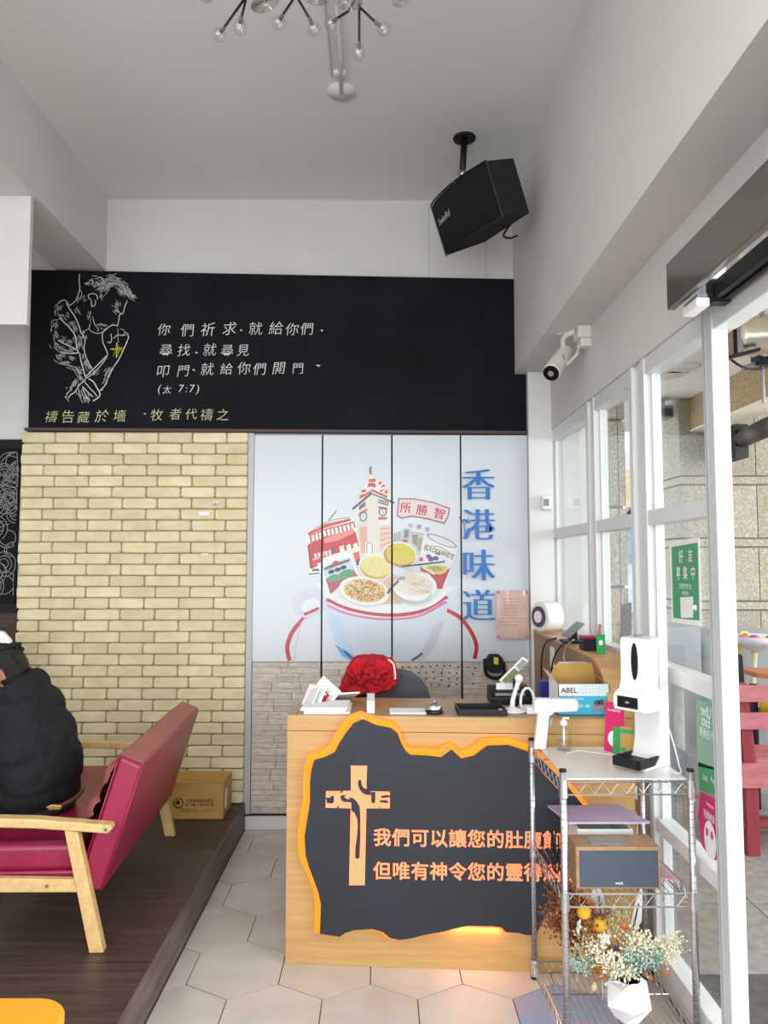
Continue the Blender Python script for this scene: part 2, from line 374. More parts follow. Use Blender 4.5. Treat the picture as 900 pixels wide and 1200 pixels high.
# profile, hands, arms and hood of the praying man
for pts, w in [([(688,290),(665,345),(655,390),(640,402),(622,412),(618,450),(608,490),(612,500)],.006),([(612,500),(575,490),(540,505),(505,530),(485,560),(488,625),(510,680),(530,730)],.006),
    ([(530,730),(470,790),(400,860),(345,915)],.007),([(525,745),(470,820),(400,890),(340,930)],.006),([(690,570),(695,595),(665,670),(620,765),(570,840),(530,920),(505,980),(462,1025)],.007),
    ([(610,515),(610,570),(612,640)],.003),([(550,560),(560,600),(550,635),(525,625)],.006),([(575,600),(610,570),(640,575),(680,570)],.005),([(625,520),(655,530),(665,555),(640,575)],.003),([(665,550),(690,560),(690,580)],.004),
    ([(565,372),(600,405)],.007),([(590,362),(615,380),(640,400)],.004),([(445,285),(440,250),(410,235),(375,245),(372,265),(395,290)],.006),([(395,290),(400,340),(425,325),(430,285)],.006),
    ([(385,480),(378,520),(400,545),(450,560),(490,545),(520,525)],.005),([(405,420),(420,480),(450,520),(445,545)],.004),([(540,505),(580,468)],.004),
    ([(300,75),(296,130),(300,200),(275,280),(250,310),(215,335)],.006),([(300,200),(318,235),(300,290)],.004),([(215,335),(190,295),(160,290),(120,320)],.006),
    ([(190,310),(225,370),(265,430),(295,500),(315,560),(340,545)],.008),([(320,560),(345,610),(335,680),(355,760),(380,810),(405,850)],.007),([(405,850),(365,880)],.005),
    ([(130,428),(180,475),(225,520),(262,575),(272,630),(280,690),(295,715)],.009),([(120,612),(180,645),(270,685)],.008),([(135,708),(220,722),(300,715)],.009),([(300,715),(310,780),(330,850),(348,915)],.008),
    ([(90,590),(105,660),(130,710)],.003),([(70,480),(80,455),(130,445)],.004),([(348,935),(300,975),(265,1030),(230,1055),(205,1085)],.007),([(180,1070),(215,1110)],.009),([(290,940),(245,990),(200,1050),(190,1080)],.004),
    ([(370,925),(410,950),(440,1000),(465,1045),(455,1075),(405,1110)],.008),([(335,945),(380,1000),(420,1040),(440,1070)],.006),([(320,985),(370,1040),(410,1075)],.007),([(320,1000),(350,1060),(385,1105)],.006),([(462,1025),(490,1015)],.009),
    ([(290,1000),(300,1070),(325,1125)],.003),([(380,520),(345,535),(320,545)],.004)]: st(pts, w*.8)
rn = random.Random(3)
def hatch(cx, cy, ang, ln, n, sp, w=.003, curve=10):       # shading strokes along one direction, scattered over a patch
    for _ in range(n):
        x = cx+rn.gauss(0, sp[0]); y = cy+rn.gauss(0, sp[1]); a = R(ang+rn.uniform(-15, 15)); l = ln*rn.uniform(.5, 1.2)
        ribbon(b, [ch(x-math.cos(a)*l/2, y-math.sin(a)*l/2), ch(x+rn.uniform(-curve,curve)*.4, y+rn.uniform(-curve,curve)*.4), ch(x+math.cos(a)*l/2, y+math.sin(a)*l/2)], w, NB, True)
for x, y, a in [(480,200,-50),(500,150,-40),(540,110,-20),(580,120,15),(620,140,30),(650,170,45),(680,210,55),(700,240,50),(720,260,20),(600,160,40),(640,215,60),(560,150,0),(520,190,-45)]: hatch(x, y, a, 60, 13, (16, 13), .0028)
for x, y, a in [(375,150,0),(440,100,10),(450,150,60),(390,130,80),(480,120,20),(470,170,-30),(420,160,30)]: hatch(x, y, a, 34, 6, (14, 10), .0035, 30)
for x, y, a in [(470,265,-60),(330,260,-60),(285,280,90),(275,370,80),(380,400,85),(385,440,85),(460,490,10),(510,490,-5)]: hatch(x, y, a, 34, 7, (12, 14), .0026)
BODY_ = [(130,340,120),(115,385,100),(150,410,40),(185,430,45),(240,480,70),(265,520,70),(95,490,90),(90,540,90),(110,580,60),(160,600,25),(210,620,20),(110,650,50),(150,680,20),(200,700,15),(240,700,10),
    (320,600,90),(320,660,90),(325,740,80),(340,800,75),(370,830,60),(280,600,80),(285,650,80),(120,770,60),(150,740,30),(160,800,30),(200,790,20),(230,830,25),(270,850,20),(240,760,30),(300,880,45),(300,915,60),
    (260,960,120),(225,1010,120),(310,1050,70),(340,1090,75),(360,1080,60),(425,880,-45),(520,880,-60),(545,840,-50),(505,940,-70),(600,330,80),(600,375,30)]
for x, y, a in BODY_: hatch(x, y, a, 38, 9, (15, 13), .0026)
b.build('chalk_drawing', 'chalk', cb)
b = B(); ribbon(b, [ch(602,635), ch(600,755)], .008, NB); ribbon(b, [ch(552,687), ch(645,687)], .006, NB)
for _ in range(14): ribbon(b, [ch(600+rn.gauss(0,22),690+rn.gauss(0,22)), ch(600+rn.gauss(0,22),690+rn.gauss(0,22))], .002, NB)
b.build('chalk_cross', 'chalk_yellow', cb, label='yellow chalk cross')
def cw(x, y): return oY(160+x/3.4615, 350+y/3.4615, YB-.0008)
def hand(b, s_, xs, y, size, off=-.008, dy=0):
    for k, chx in enumerate(s_):
        jit = rn.uniform(-.06, .06); c = cw(xs[k], y+rn.uniform(-4, 4)+dy*k)
        bb_ = B(); text(bb_, chx, c, size*rn.uniform(.9, 1.05), (1, 0, .04+jit*.5), (.12+jit, 0, 1), off); bb_.build('character', b, cb)
b = 'chalk'
hand(b, '你們祈求', (112,207,290,378), 124, .094); hand(b, '就給你們', (483,566,632,692), 120, .09)
hand(b, '尋找', (120,193), 212, .085); hand(b, '就尋見', (297,368,433), 210, .085)
hand(b, '叩門', (108,190), 290, .085); hand(b, '就給你們開門', (287,365,437,500,578,655), 282, .085)
hand(b, '太', (124,), 366, .056)
for s_, x in (('(', 92), ('7', 180), (':', 203), ('7', 224), (')', 250)): bb_ = B(); text(bb_, s_, cw(x, 366), .07, (1,0,0), (.15,0,1), -.005); bb_.build('character', 'chalk', cb)
b = B()
for x, y in [(424,127),(752,128),(243,218),(232,288),(738,270)]: ribbon(b, [cw(x-4, y), cw(x+4, y+2)], .008, NB)
ribbon(b, [cw(728,268), cw(738,276), cw(745,270)], .004, NB)
stuff(b.build('chalk_dots', 'chalk', cb))
b = 'chalk_pale'; hand(b, '禱告藏於墻', (-345,-278,-215,-140,-68), 478, .085); hand(b, '牧者代禱之', (82,158,222,285,350), 470, .085)
b = B(); ribbon(b, [cw(30,466), cw(38,468)], .007, NB)
b.build('chalk_dot', 'chalk_pale', cb)
# ================================================================ four tall printed panels
YP = 4.600
XB = [(oY(297,640,YP).x, oY(376.3,640,YP).x), (oY(378.3,640,YP).x, oY(458.3,640,YP).x), (oY(460.3,640,YP).x, oY(539.5,640,YP).x), (oY(541.5,640,YP).x, 0.909)]
PZ1 = oY(450,510,YP).z; PZ0 = oY(450,775.5,YP).z
LB = ['tall white printed panel at the left, next to the bricks, showing a plain cup handle', 'tall printed panel showing red tram, clock tower and fried rice', 'tall printed panel showing noodle bowl and red-lettered sign', 'tall printed panel with four large blue characters, at the right end']
panels = []
struct(B().box(-0.828, 0.912, 4.628, 4.64, 0.0, 2.40).build('wall_panel_backing', 'seam_dark'))
struct(B().box(-0.829, XB[0][0]-.002, 4.592, 4.64, 0.086, 2.405).build('trim_5', mat('grey_trim','B4B6B8',.4)))
rn2 = random.Random(11)
for k in range(4):
    x0, x1 = XB[k]; z0 = 0.085
    t = thing('wall_panel', ((x0+x1)/2, YP+.01, z0), LB[k], 'panel'); panels.append(t)
    B().box(x0, x1, YP, 4.627, PZ0, PZ1).build('printed_sheet', 'panel_white', t)
    B().box(x0, x1, YP+.006, 4.627, z0, PZ0).build('stone_backing', 'stone_gap', t)
    B().box(x0, x1, YP-.002, YP+.003, PZ0-.002, PZ0+.004).build('joint_strip', 'grey_line', t)
    z = PZ0-.004; bottom = z0 if k == 0 else 0.72
    while z > bottom+.02:
        h = rn2.choice((.036, .044, .052, .03)); h = min(h, z-bottom); x = x0
        while x < x1-.001:
            L_ = rn2.uniform(.09, .24); xe = x+L_
            if xe > x1-.05: xe = x1
            j = [rn2.uniform(-.0035, .0035) for _ in range(4)]
            a0, a1 = x+.0014, xe-.0014
            fy = YP+.0012+rn2.uniform(-.0008, .0008)
            if h > .046 and rn2.random() < .35:
                hh = h*rn2.uniform(.4, .6)
                B().prism([(a0,fy,z-hh+.001),(a1,fy,z-hh+.001+j[0]*.4),(a1,fy,z-.001),(a0,fy,z-.001)], (0,.0055,0)).build('stone', 'stone_print', t)
                B().prism([(a0,fy,z-h+.001),(a1,fy,z-h+.001),(a1,fy,z-hh-.001+j[0]*.4),(a0,fy,z-hh-.001)], (0,.0055,0)).build('stone', 'stone_print', t)
            else: B().prism([(a0,fy,z-h+.001),(a1-abs(j[1]),fy,z-h+.001),(a1,fy,z-.001),(a0+abs(j[2]),fy,z-.001)], (0,.0055,0)).build('stone', 'stone_print', t)
            x = xe
        z -= h
# rows of punched holes
def holes(k, rows):
    b = B()
    for x0, x1, y, n in rows:
        for i in range(n):
            p = oY(x0+(x1-x0)*i/max(n-1,1)+rn2.uniform(-1,1), y+rn2.uniform(-1,1), YP-.0006); b.cyl((p.x,p.y,p.z), (p.x,p.y+.002,p.z), .0055, n=8)
    stuff(b.build('peg_holes', 'black_matte', panels[k]))
holes(2, [(471,536,781,9),(471,536,788,8),(482,536,796,7),(476,535,803,7)]); holes(3, [(549,556,782,2),(554,556,790,1),(555,556,800,1),(600,614,782,2),(585,612,792,3),(598,612,802,2)])
# baseboard
struct(B().box(-0.82, -0.40, 4.575, 4.6, 0.0, 0.075).build('baseboard_back', 'white_paint', bevel=.003))
# ---------------------------------------------------------------- the print, cut at the panel joints
PR = [dict(b=B(), m=[]) for _ in range(4)]; LAY = [0]
def col_index(k, hx):
    nm = 'print_'+hx
    if nm not in MATS: mat(nm, ''.join('%02X' % int(int(hx[i:i+2],16)*.93) for i in (0,2,4)), .22, spec=.45)
    if nm not in PR[k]['m']: PR[k]['m'].append(nm)
    return PR[k]['m'].index(nm)
def pw(pts3, hx, step=True):
    if step: LAY[0] += 1
    y = YP-.0006-.00004*LAY[0]
    for k, (x0, x1) in enumerate(XB):
        P = [(p[0], p[2]) for p in pts3]
        if max(p[0] for p in P) < x0 or min(p[0] for p in P) > x1: continue
        P = clip(clip(P, 0, x0, False), 0, x1, True); P = clip(clip(P, 1, PZ0, False), 1, PZ1, True)
        if len(P) < 3: continue
        b = PR[k]['b']; b.c = col_index(k, hx); b.add([(x, y, z) for x, z in P], [tuple(range(len(P)))])
TR_ = {'A': (330,530,3.6), 'B': (290,500,2.5714), 'C': (330,540,6.0), 'D': (440,570,7.06), 'P': (0,0,1)}
def q(T, pts):
    ox, oy, s_ = TR_[T]; return [oY(ox+x/s_, oy+y/s_, YP) for x, y in pts]
def mp(T, pts, hx, sm=False):
    P = q(T, pts)
    if sm: P = smooth_line(P+[P[0]], 3)[:-1]
    pw(P, hx)
def ml(T, pts, w, hx, sm=True):
    P = smooth_line(q(T, pts)) if sm else [Vector(p) for p in q(T, pts)]; b = B(); ribbon(b, P, w, NB); LAY[0] += 1
    for f in b.f: pw([b.v[i] for i in f], hx, False)
def me_(T, x, y, rx, ry, hx, rot=0, n=26, a0=0, a1=360, jit=0):
    P = []
    for i in range(n):
        a = R(a0+(a1-a0)*i/(n if a1-a0 == 360 else n-1)); k = 1+rn2.uniform(-jit, jit); u, v = rx*k*math.cos(a), ry*k*math.sin(a); c, s_ = math.cos(R(rot)), math.sin(R(rot)); P.append((x+u*c-v*s_, y+u*s_+v*c))
    mp(T, P, hx)
def mt(T, s_, x, y, size_px, hx, rot=0, off=0, sx=1, fat=0, shear=0):
    c = q(T, [(x, y)])[0]; size = size_px/ (F/YP); a = R(-rot)
    for dx in ([0] if not fat else [-fat, -fat/2, 0, fat/2, fat]):
        b = B(); text(b, s_, c+Vector((dx*size,0,0)), size, (math.cos(a),0,math.sin(a)), (-math.sin(a)+shear,0,math.cos(a)), off, sx=sx); LAY[0] += 1
        for f in b.f: pw([b.v[i] for i in f], hx, False)
# saucer and cup
ml('B', [(215,548),(170,578),(135,620),(120,665),(127,705)], .026, 'C2353F'); ml('B', [(206,552),(165,590),(150,640),(140,705)], .010, 'E7C9C9')
ml('B', [(600,552),(640,575),(672,615),(690,660),(684,700)], .024, 'C2353F'); ml('B', [(606,575),(640,600),(668,650),(672,700)], .007, 'E3D5D0')
me_('B', 187, 532, 52, 44, 'D5DAE6', -15); me_('B', 190, 540, 30, 20, 'E9EDF1', -25); ml('B', [(170,566),(195,556),(215,546)], .018, 'C4323E')
mp('B', [(228,505),(236,570),(252,630),(275,675),(310,707),(530,707),(565,670),(590,610),(600,560),(605,500),(520,560),(420,580),(320,565)], 'D3DEEC', True)
mp('B', [(240,560),(262,640),(300,700),(330,706),(300,640),(275,575)], 'C3DAF1', True); mp('B', [(262,655),(285,690),(312,706),(345,706),(305,680)], '7FB4E0'); ml('B', [(292,676),(312,695),(330,706)], .012, '33639C')
mp('B', [(560,600),(590,590),(565,660),(530,706),(500,706),(535,660)], 'C9CDD6', True); ml('B', [(528,682),(512,694),(495,704)], .014, '5E666E')
mp('B', [(226,490),(240,520),(300,548),(400,566),(500,560),(570,535),(604,500),(600,480),(230,470)], 'EEF1F0', True)
ml('B', [(238,520),(290,545),(360,562),(430,568),(500,562),(560,543),(602,512)], .022, 'BE2B4B'); ml('B', [(240,537),(295,562),(370,577),(440,580),(520,570),(600,528)], .013, 'D97A9B'); ml('B', [(240,527),(295,552),(370,569),(440,574),(520,565),(600,520)], .004, 'EAD5DC')
# tram
mp('C', [(180,500),(300,430),(390,400),(480,395),(520,420),(560,690),(300,760),(200,780),(170,600)], 'EEF0F0')
mp('C', [(185,510),(280,460),(300,445),(480,405),(490,420),(300,475),(190,530)], 'D6402F'); mp('C', [(195,528),(300,480),(510,425),(520,470),(300,560),(210,600),(180,595),(205,575)], 'D03A33')
for k in range(3): mp('C', [(208+k*27,528-k*10),(226+k*27,520-k*10),(234+k*27,560-k*8),(216+k*27,570-k*8)], 'F3EBDD')
for k in range(8): mp('C', [(290+k*28,492-k*7),(308+k*28,487-k*7),(316+k*28,528-k*6),(298+k*28,535-k*6)], 'F4EEE6')
mp('C', [(182,592),(300,560),(520,500),(545,600),(420,640),(300,680),(220,690),(215,750),(200,760)], 'C9202B'); mp('C', [(215,700),(290,680),(280,725),(210,762)], 'CF2430')
mp('C', [(300,545),(500,478),(520,500),(400,560),(300,580)], 'E58D7C')
for k in range(5): mp('C', [(228+k*25,655-k*6),(245+k*25,650-k*6),(250+k*25,680-k*5),(234+k*25,686-k*5)], 'F3EADA')
for k in range(3): mp('C', [(405+k*48,605-k*8),(435+k*48,590-k*8),(445+k*48,635-k*8),(415+k*48,650-k*8)], 'F5EEDC')
mp('C', [(350,600),(368,595),(378,645),(360,650)], '5C4A48'); mp('C', [(500,650),(545,635),(552,690),(525,720)], 'E0563B'); mp('C', [(525,700),(552,680),(540,735),(528,735)], '57443F')
ml('C', [(185,600),(197,660),(210,755)], .006, '54322F'); ml('C', [(330,420),(385,352)], .005, '3C3A3C', False); ml('C', [(215,768),(265,765)], .012, '4A4648', False); ml('C', [(190,796),(265,790)], .006, '4A4648', False)
ml('C', [(185,510),(300,440),(400,408),(480,400)], .004, '7A3A3A')
# clock tower
mp('C', [(520,380),(545,250),(575,180),(610,130),(625,100),(650,120),(700,150),(750,230),(770,300),(772,640),(560,660),(545,470)], 'EFEBE6', True)
ml('C', [(628,40),(622,70),(630,95)], .013, '77716E', False)
mp('C', [(612,150),(612,130),(660,124),(662,150)], 'D2583F'); mp('C', [(606,188),(608,160),(635,152),(662,165),(660,190),(632,180)], 'D9421F')
for x, y, w_, h_ in [(560,205,34,22),(548,238,30,24),(680,150,22,20),(700,172,26,18),(722,210,24,24),(690,205,22,16)]: mp('C', [(x,y+h_),(x+4,y),(x+w_,y-6),(x+w_,y+h_-8)], 'D84B33')
for x, y in [(585,215),(575,240),(712,195),(690,225),(730,235)]: mp('C', [(x,y),(x+16,y-5),(x+17,y+10),(x+2,y+14)], 'E6C3A9')
mp('C', [(545,275),(635,215),(740,262),(745,250),(640,200),(550,255)], 'C7432C')
mp('C', [(545,300),(600,255),(620,240),(680,258),(680,640),(555,660),(540,400)], 'DFDACA'); mp('C', [(600,262),(635,238),(678,260),(685,640),(615,640),(600,400)], 'E6E2D2')
mp('C', [(495,345),(500,330),(625,222),(795,290),(790,302),(635,236),(505,345)], '4E5158')
mp('C', [(545,318),(590,285),(590,315),(545,350)], '5D6B76'); mp('C', [(680,270),(750,285),(750,318),(680,300)], '56646F')
for k in range(4): mp('C', [(686+k*16,275+k*3),(693+k*16,277+k*3),(693+k*16,300+k*3),(686+k*16,298+k*3)], 'C8D2D6')
mp('C', [(540,370),(600,335),(602,350),(545,395)], 'D5543B'); mp('C', [(680,318),(745,330),(745,345),(680,335)], 'D5543B'); mp('C', [(680,395),(742,395),(742,412),(680,415)], 'D5543B')
me_('C', 575, 392, 26, 34, '3E4E58', 15); me_('C', 575, 392, 19, 26, 'E3E7E4', 15); me_('C', 711, 360, 29, 30, '3E4E58'); me_('C', 711, 360, 21, 22, 'E3E7E4')
ml('C', [(711,345),(711,362),(724,368)], .004, '30363C', False); ml('C', [(580,375),(574,394),(565,400)], .004, '30363C', False)
mp('C', [(545,470),(600,460),(600,640),(560,650)], 'E4AB93'); mp('C', [(690,450),(765,450),(765,600),(690,640)], 'EBC8B8')
for k in range(9): mp('C', [(692,455+k*20),(765,452+k*17),(765,458+k*17),(692,463+k*20)], 'E09A82' if k % 2 else 'EAD9CC')
mp('C', [(585,650),(590,575),(620,565),(645,580),(645,655)], 'F1EFEA'); ml('C', [(600,650),(600,590),(618,575),(635,590),(637,650)], .004, '5B5450')
# red-lettered sign and the small greyed shop below it
mp('D', [(190,98),(330,100),(480,130),(618,180),(600,260),(570,310),(440,275),(300,250),(210,268),(178,240)], 'B24B57'); mp('D', [(198,108),(330,110),(480,140),(606,188),(592,255),(566,298),(440,264),(300,240),(212,256),(188,236)], 'E9D2D2')
mt('D', '所', 250, 175, 13.5, 'B51F35', 3, fat=.02); mt('D', '勝', 385, 195, 13.5, 'B51F35', 9, fat=.02); mt('D', '智', 530, 225, 13.5, 'B51F35', 14, fat=.02)
mt('D', '所', 290, 325, 6, '8B8186', 4); mt('D', '勝', 360, 335, 6, '9A6E78', 4); mt('D', '智', 430, 355, 6, '8B8186', 6)
mp('D', [(150,390),(210,370),(215,450),(150,460)], 'AEB2B4'); mp('D', [(230,350),(285,350),(275,470),(225,470)], 'B7B8B9'); mp('D', [(240,362),(276,362),(270,420),(236,430)], '7C7C7E'); mp('D', [(290,380),(400,395),(380,570),(335,560),(300,470)], 'C9C5BE'); mp('D', [(300,400),(350,400),(345,500),(310,470)], '8F8A86'); mp('D', [(355,420),(390,430),(370,540),(345,520)], 'A29C92'); me_('D', 245, 452, 20, 15, 'C9404C')
ml('D', [(290,375),(420,395)], .003, '9AA0A3'); ml('D', [(690,250),(735,320),(735,400)], .010, '7F97AC'); ml('D', [(770,255),(730,350)], .006, '8FA5B8')
# tin and carton
mp('D', [(400,400),(430,385),(690,485),(640,640),(560,860),(500,850),(360,630)], 'E9EBEB'); me_('D', 548, 450, 137, 34, '9CA3A8', 22); me_('D', 550, 452, 118, 24, 'DDE1E3', 22)
mt('D', 'BLACK&WHITE', 525, 545, 8.6, '5A4F28', 20, off=.02, sx=.62); ml('D', [(430,500),(500,495),(570,520),(630,565)], .004, '8B8046')
for x, y in [(440,580),(465,600),(500,595),(455,605)]: me_('D', x, y, 22, 18, '5C4C84', 20)
me_('D', 515, 558, 24, 9, 'B8364C', 20); mp('D', [(365,590),(390,585),(395,620),(360,620)], 'C72B48')
mp('D', [(372,665),(430,700),(480,730),(580,700),(622,668),(580,770),(550,850),(510,845),(500,790),(440,720),(372,700)], 'C32A4A'); mp('D', [(400,670),(460,655),(590,660),(580,710),(520,728),(450,700)], 'D9C65A', True); mp('D', [(430,668),(520,660),(560,690),(490,705)], '8FA84E')
mp('C', [(250,722),(490,640),(545,810),(430,850),(340,945),(325,940)], 'F1F3F3'); mp('C', [(285,745),(480,675),(530,800),(345,935)], 'C9D8E4'); mp('C', [(310,830),(505,765),(538,812),(440,850),(345,938)], 'B8435F')
me_('C', 370, 825, 50, 26, '4FA565', -12); me_('C', 455, 795, 52, 30, '46A05E', -18); mp('C', [(300,755),(360,725),(430,705),(480,690),(478,706),(380,742),(305,770)], '62583A'); me_('C', 382, 720, 24, 17, 'A0503F', -15)
for x, y in [(350,780),(395,765),(435,750)]: me_('C', x, y, 23, 14, '25242C', -15)
# toasts, bowls and spoon
me_('C', 660, 745, 118, 92, 'EFF0EA', 8); me_('C', 658, 752, 108, 80, 'D99A3C', 8, jit=.02); me_('C', 662, 743, 106, 72, 'E8E08A', 10, jit=.03)
me_('D', 200, 565, 142, 108, 'EFF0EA', 5); me_('D', 198, 570, 132, 98, 'C98F2E', 8, jit=.03); me_('D', 208, 560, 122, 88, 'D9CB35', 8, jit=.04)
for _ in range(60):
    a, r_ = rn2.uniform(0, 6.28), rn2.random()**.5; me_('C', 662+95*r_*math.cos(a), 743+62*r_*math.sin(a), 7, 4, rn2.choice(('EDE8A6','DCD06A','F0ECBB')), rn2.uniform(0,180), 6)
    me_('D', 208+108*r_*math.cos(a), 560+76*r_*math.sin(a), 8, 4, rn2.choice(('E3D84E','C4B420','E9E170')), rn2.uniform(0,180), 6)
mp('C', [(690,870),(790,790),(830,870),(840,1000),(700,1005)], 'DDBd9C')
me_('C', 580, 915, 178, 100, 'EFF1F0', 10); me_('C', 585, 912, 150, 82, 'E6D08C', 8, jit=.03)
for _ in range(260):
    a, r_ = rn2.uniform(0, 6.28), rn2.random()**.5; me_('C', 585+142*r_*math.cos(a), 912+76*r_*math.sin(a)+10*r_*math.cos(a), rn2.uniform(5,11), rn2.uniform(4,7), rn2.choice(('E8B84A','D8463A','7DB24C','F2E6B8','E8C66A','D98A3A','F0E2A0','C9503A')), rn2.uniform(0,180), 6)
me_('D', 325, 830, 182, 118, 'EDF0EF', 3); mp('D', [(150,890),(230,945),(330,960),(420,920),(470,860),(440,940),(360,968),(250,965),(190,935)], 'BFD3D0', True); me_('D', 320, 815, 160, 88, 'E9DFD0', 3)
for _ in range(70):
    a, r_ = rn2.uniform(0, 6.28), rn2.random()**.5; x, y = 310+135*r_*math.cos(a), 830+66*r_*math.sin(a); ml('D', [(x,y),(x+rn2.uniform(10,26),y+rn2.uniform(-14,8)),(x+rn2.uniform(30,50),y+rn2.uniform(-8,14))], .003, rn2.choice(('D8B8A0','F4EEE2','C9A58C','EFE4D2')))
for k in range(9): ml('D', [(238+k*12,672),(244+k*11,740),(262+k*9,800)], .004, 'EFE9C9' if k % 2 else 'E2DCB2')
ml('D', [(215,663),(400,642),(570,622)], .009, '39353A', False); ml('D', [(570,622),(566,605)], .004, '39353A', False); ml('D', [(98,885),(140,830),(190,780)], .013, '474C66', False); mp('D', [(175,780),(195,750),(235,742),(240,765),(200,775)], '8C97A6', True)
# blue characters and the framed notice
for s_, y in (('香', 568), ('港', 615), ('味', 662), ('道', 709)): mt('P', s_, 560, y, 40, '1D74C4', fat=.036, off=-.012)
for k in range(4):
    if PR[k]['b'].f: PR[k]['b'].build('printed_mural', PR[k]['m'], panels[k])
nt_ = thing('notice_sheet', oY(601,748,YP-.02), 'pale pink printed notice in a clear sleeve under the blue characters', 'notice'); a, c = oY(581.5,692,YP-.022), oY(622,748.5,YP-.022)
c.x = min(c.x, .905); B().box(a.x, c.x, YP-.024, YP-.020, c.z, a.z).build('sheet', mat('pink_paper','E4BFB4',.5,c2='DDB4AA',scale=(12,12,12)), nt_)
b = B()
for k in range(9): ribbon(b, [(a.x+.03, YP-.0248, a.z-.05-k*.02), (c.x-.03-(k%3)*.02, YP-.0248, a.z-.05-k*.02)], .0028, NB)
for dx, dz in ((.012,-.012),(c.x-a.x-.012,-.012),(.012,c.z-a.z+.012),(c.x-a.x-.012,c.z-a.z+.012)): b.cyl((a.x+dx,YP-.0248,a.z+dz),(a.x+dx,YP-.024,a.z+dz),.009,n=8)
stuff(b.build('printed_lines', mat('notice_ink','B58A80',.6), nt_))
B().box(a.x, c.x, YP-.0275, YP-.0262, c.z, a.z).build('plastic_sleeve', 'clear_glass', nt_)
# ================================================================ window wall
X0, X1, XG = 1.06, 1.125, 1.095
win = sroot('window_1', (1.09, 3.4, 0.0))
WA = 'white_aluminium'
def bay(y0, y1):
    y0 += .001; y1 -= .001
    for z0, z1, nm in ((2.355, 2.425, 'top_rail'), (1.748, 1.806, 'transom'), (1.158, 1.214, 'middle_rail'), (0.565, 0.615, 'lower_rail'), (0.0, 0.125, 'bottom_rail')):
        B().box(X0, X1, y0, y1, z0, z1).build(nm, WA, win, bevel=.003)
    for z0, z1 in ((1.806, 2.355), (1.214, 1.748), (0.615, 1.158), (0.125, 0.565)):
        for ya, yb in ((y0+.001, y0+.018), (y1-.018, y1-.001)): B().box(XG-.012, XG+.012, ya, yb, z0, z1).build('glazing_bead', WA, win)
        B().box(XG-.003, XG+.003, y0+.004, y1-.004, z0+.002, z1-.002).build('pane', 'window_glass', win)
for y0, y1 in ((2.375, 2.945), (3.135, 3.655), (3.805, 4.60)): bay(y0, y1)
for y0, y1 in ((2.945, 3.135), (3.655, 3.805), (4.60, 4.64)):
    B().box(X0+.012, X1-.002, y0+.003, y1-.003, 0, 2.424).build('mullion', WA, win)
    if y1-y0 > .1:
        B().box(X0-.004, X1, y0, y0+.045, 0, 2.425).build('mullion_edge', WA, win, bevel=.003); B().box(X0-.004, X1, y1-.045, y1, 0, 2.425).build('mullion_edge', WA, win, bevel=.003)
door = sroot('door_1', (1.09, 1.6, 0))
B().box(1.042, 1.096, 2.30, 2.374, 0, 2.425).build('door_post', mat('door_white','C6C9CB',.4), door, bevel=.004)
B().box(1.039, 1.043, 2.345, 2.355, 0, 2.42).build('groove', 'grey_line', door)
B().box(X0-.01, 1.12, -0.6, 2.30, 2.335, 2.425).build('door_header', WA, door, bevel=.004)
B().box(X0, X1, -0.68, -0.6, 0, 2.425).build('door_post', WA, door, bevel=.004)
struct(B().box(1.06, 1.25, -3, -0.68, 0, 2.425).build('wall_right_front', 'plaster'))
struct(B().box(1.045, 1.14, -0.6, 2.30, -0.004, 0.008).build('door_threshold', 'steel_dull'))
# sliding door operator with dark cover
t = thing('door_operator', (0.99, 1.3, 2.4), 'long dark glossy sliding door operator on the wall above the doorway', 'door opener')
B().box(0.90, 0.925, -0.5, 2.288, 2.392, 2.54).build('cover', mat('smoked_cover','57524C',.12,spec=.6,bump=.01,bscale=20), t, bevel=.003)
B().box(0.925, 1.055, -0.5, 2.28, 2.505, 2.54).build('housing', 'grey_plastic', t)
B().box(0.93, 1.02, -0.5, 2.24, 2.41, 2.425).build('underside_plate', mat('mirror_plate','E8ECEF',.08,metal=1), t)
B().box(0.99, 1.01, -0.5, 2.19, 2.385, 2.412).build('track', 'black', t); B().box(1.018, 1.032, -0.5, 2.19, 2.38, 2.412).build('track', 'black', t)
B().box(0.985, 1.04, 2.16, 2.2, 2.375, 2.412).build('track_stop', 'black', t)
s_ = thing('motion_sensor', (0.945, 2.21, 2.36), 'small white motion sensor box below the end of the dark door operator', 'sensor')
B().box(0.925, 0.965, 2.13, 2.235, 2.352, 2.378).build('sensor_body', 'white_plastic', s_, bevel=.004); B().box(0.93, 0.96, 2.135, 2.23, 2.378, 2.39).build('sensor_base', 'grey_plastic', s_)
s_ = thing('wall_sensor', oY(641, 589, 4.53), 'small white square detector on the white column beside the window', 'sensor'); c = oY(641, 589, 4.53)
B().box(c.x-.035, c.x+.03, 4.50, 4.555, c.z-.045, c.z+.04).build('body', 'white_plastic', s_, bevel=.008); B().box(c.x-.027, c.x+.005, 4.496, 4.502, c.z-.022, c.z+.02).build('sensor_window', 'grey_plastic', s_)
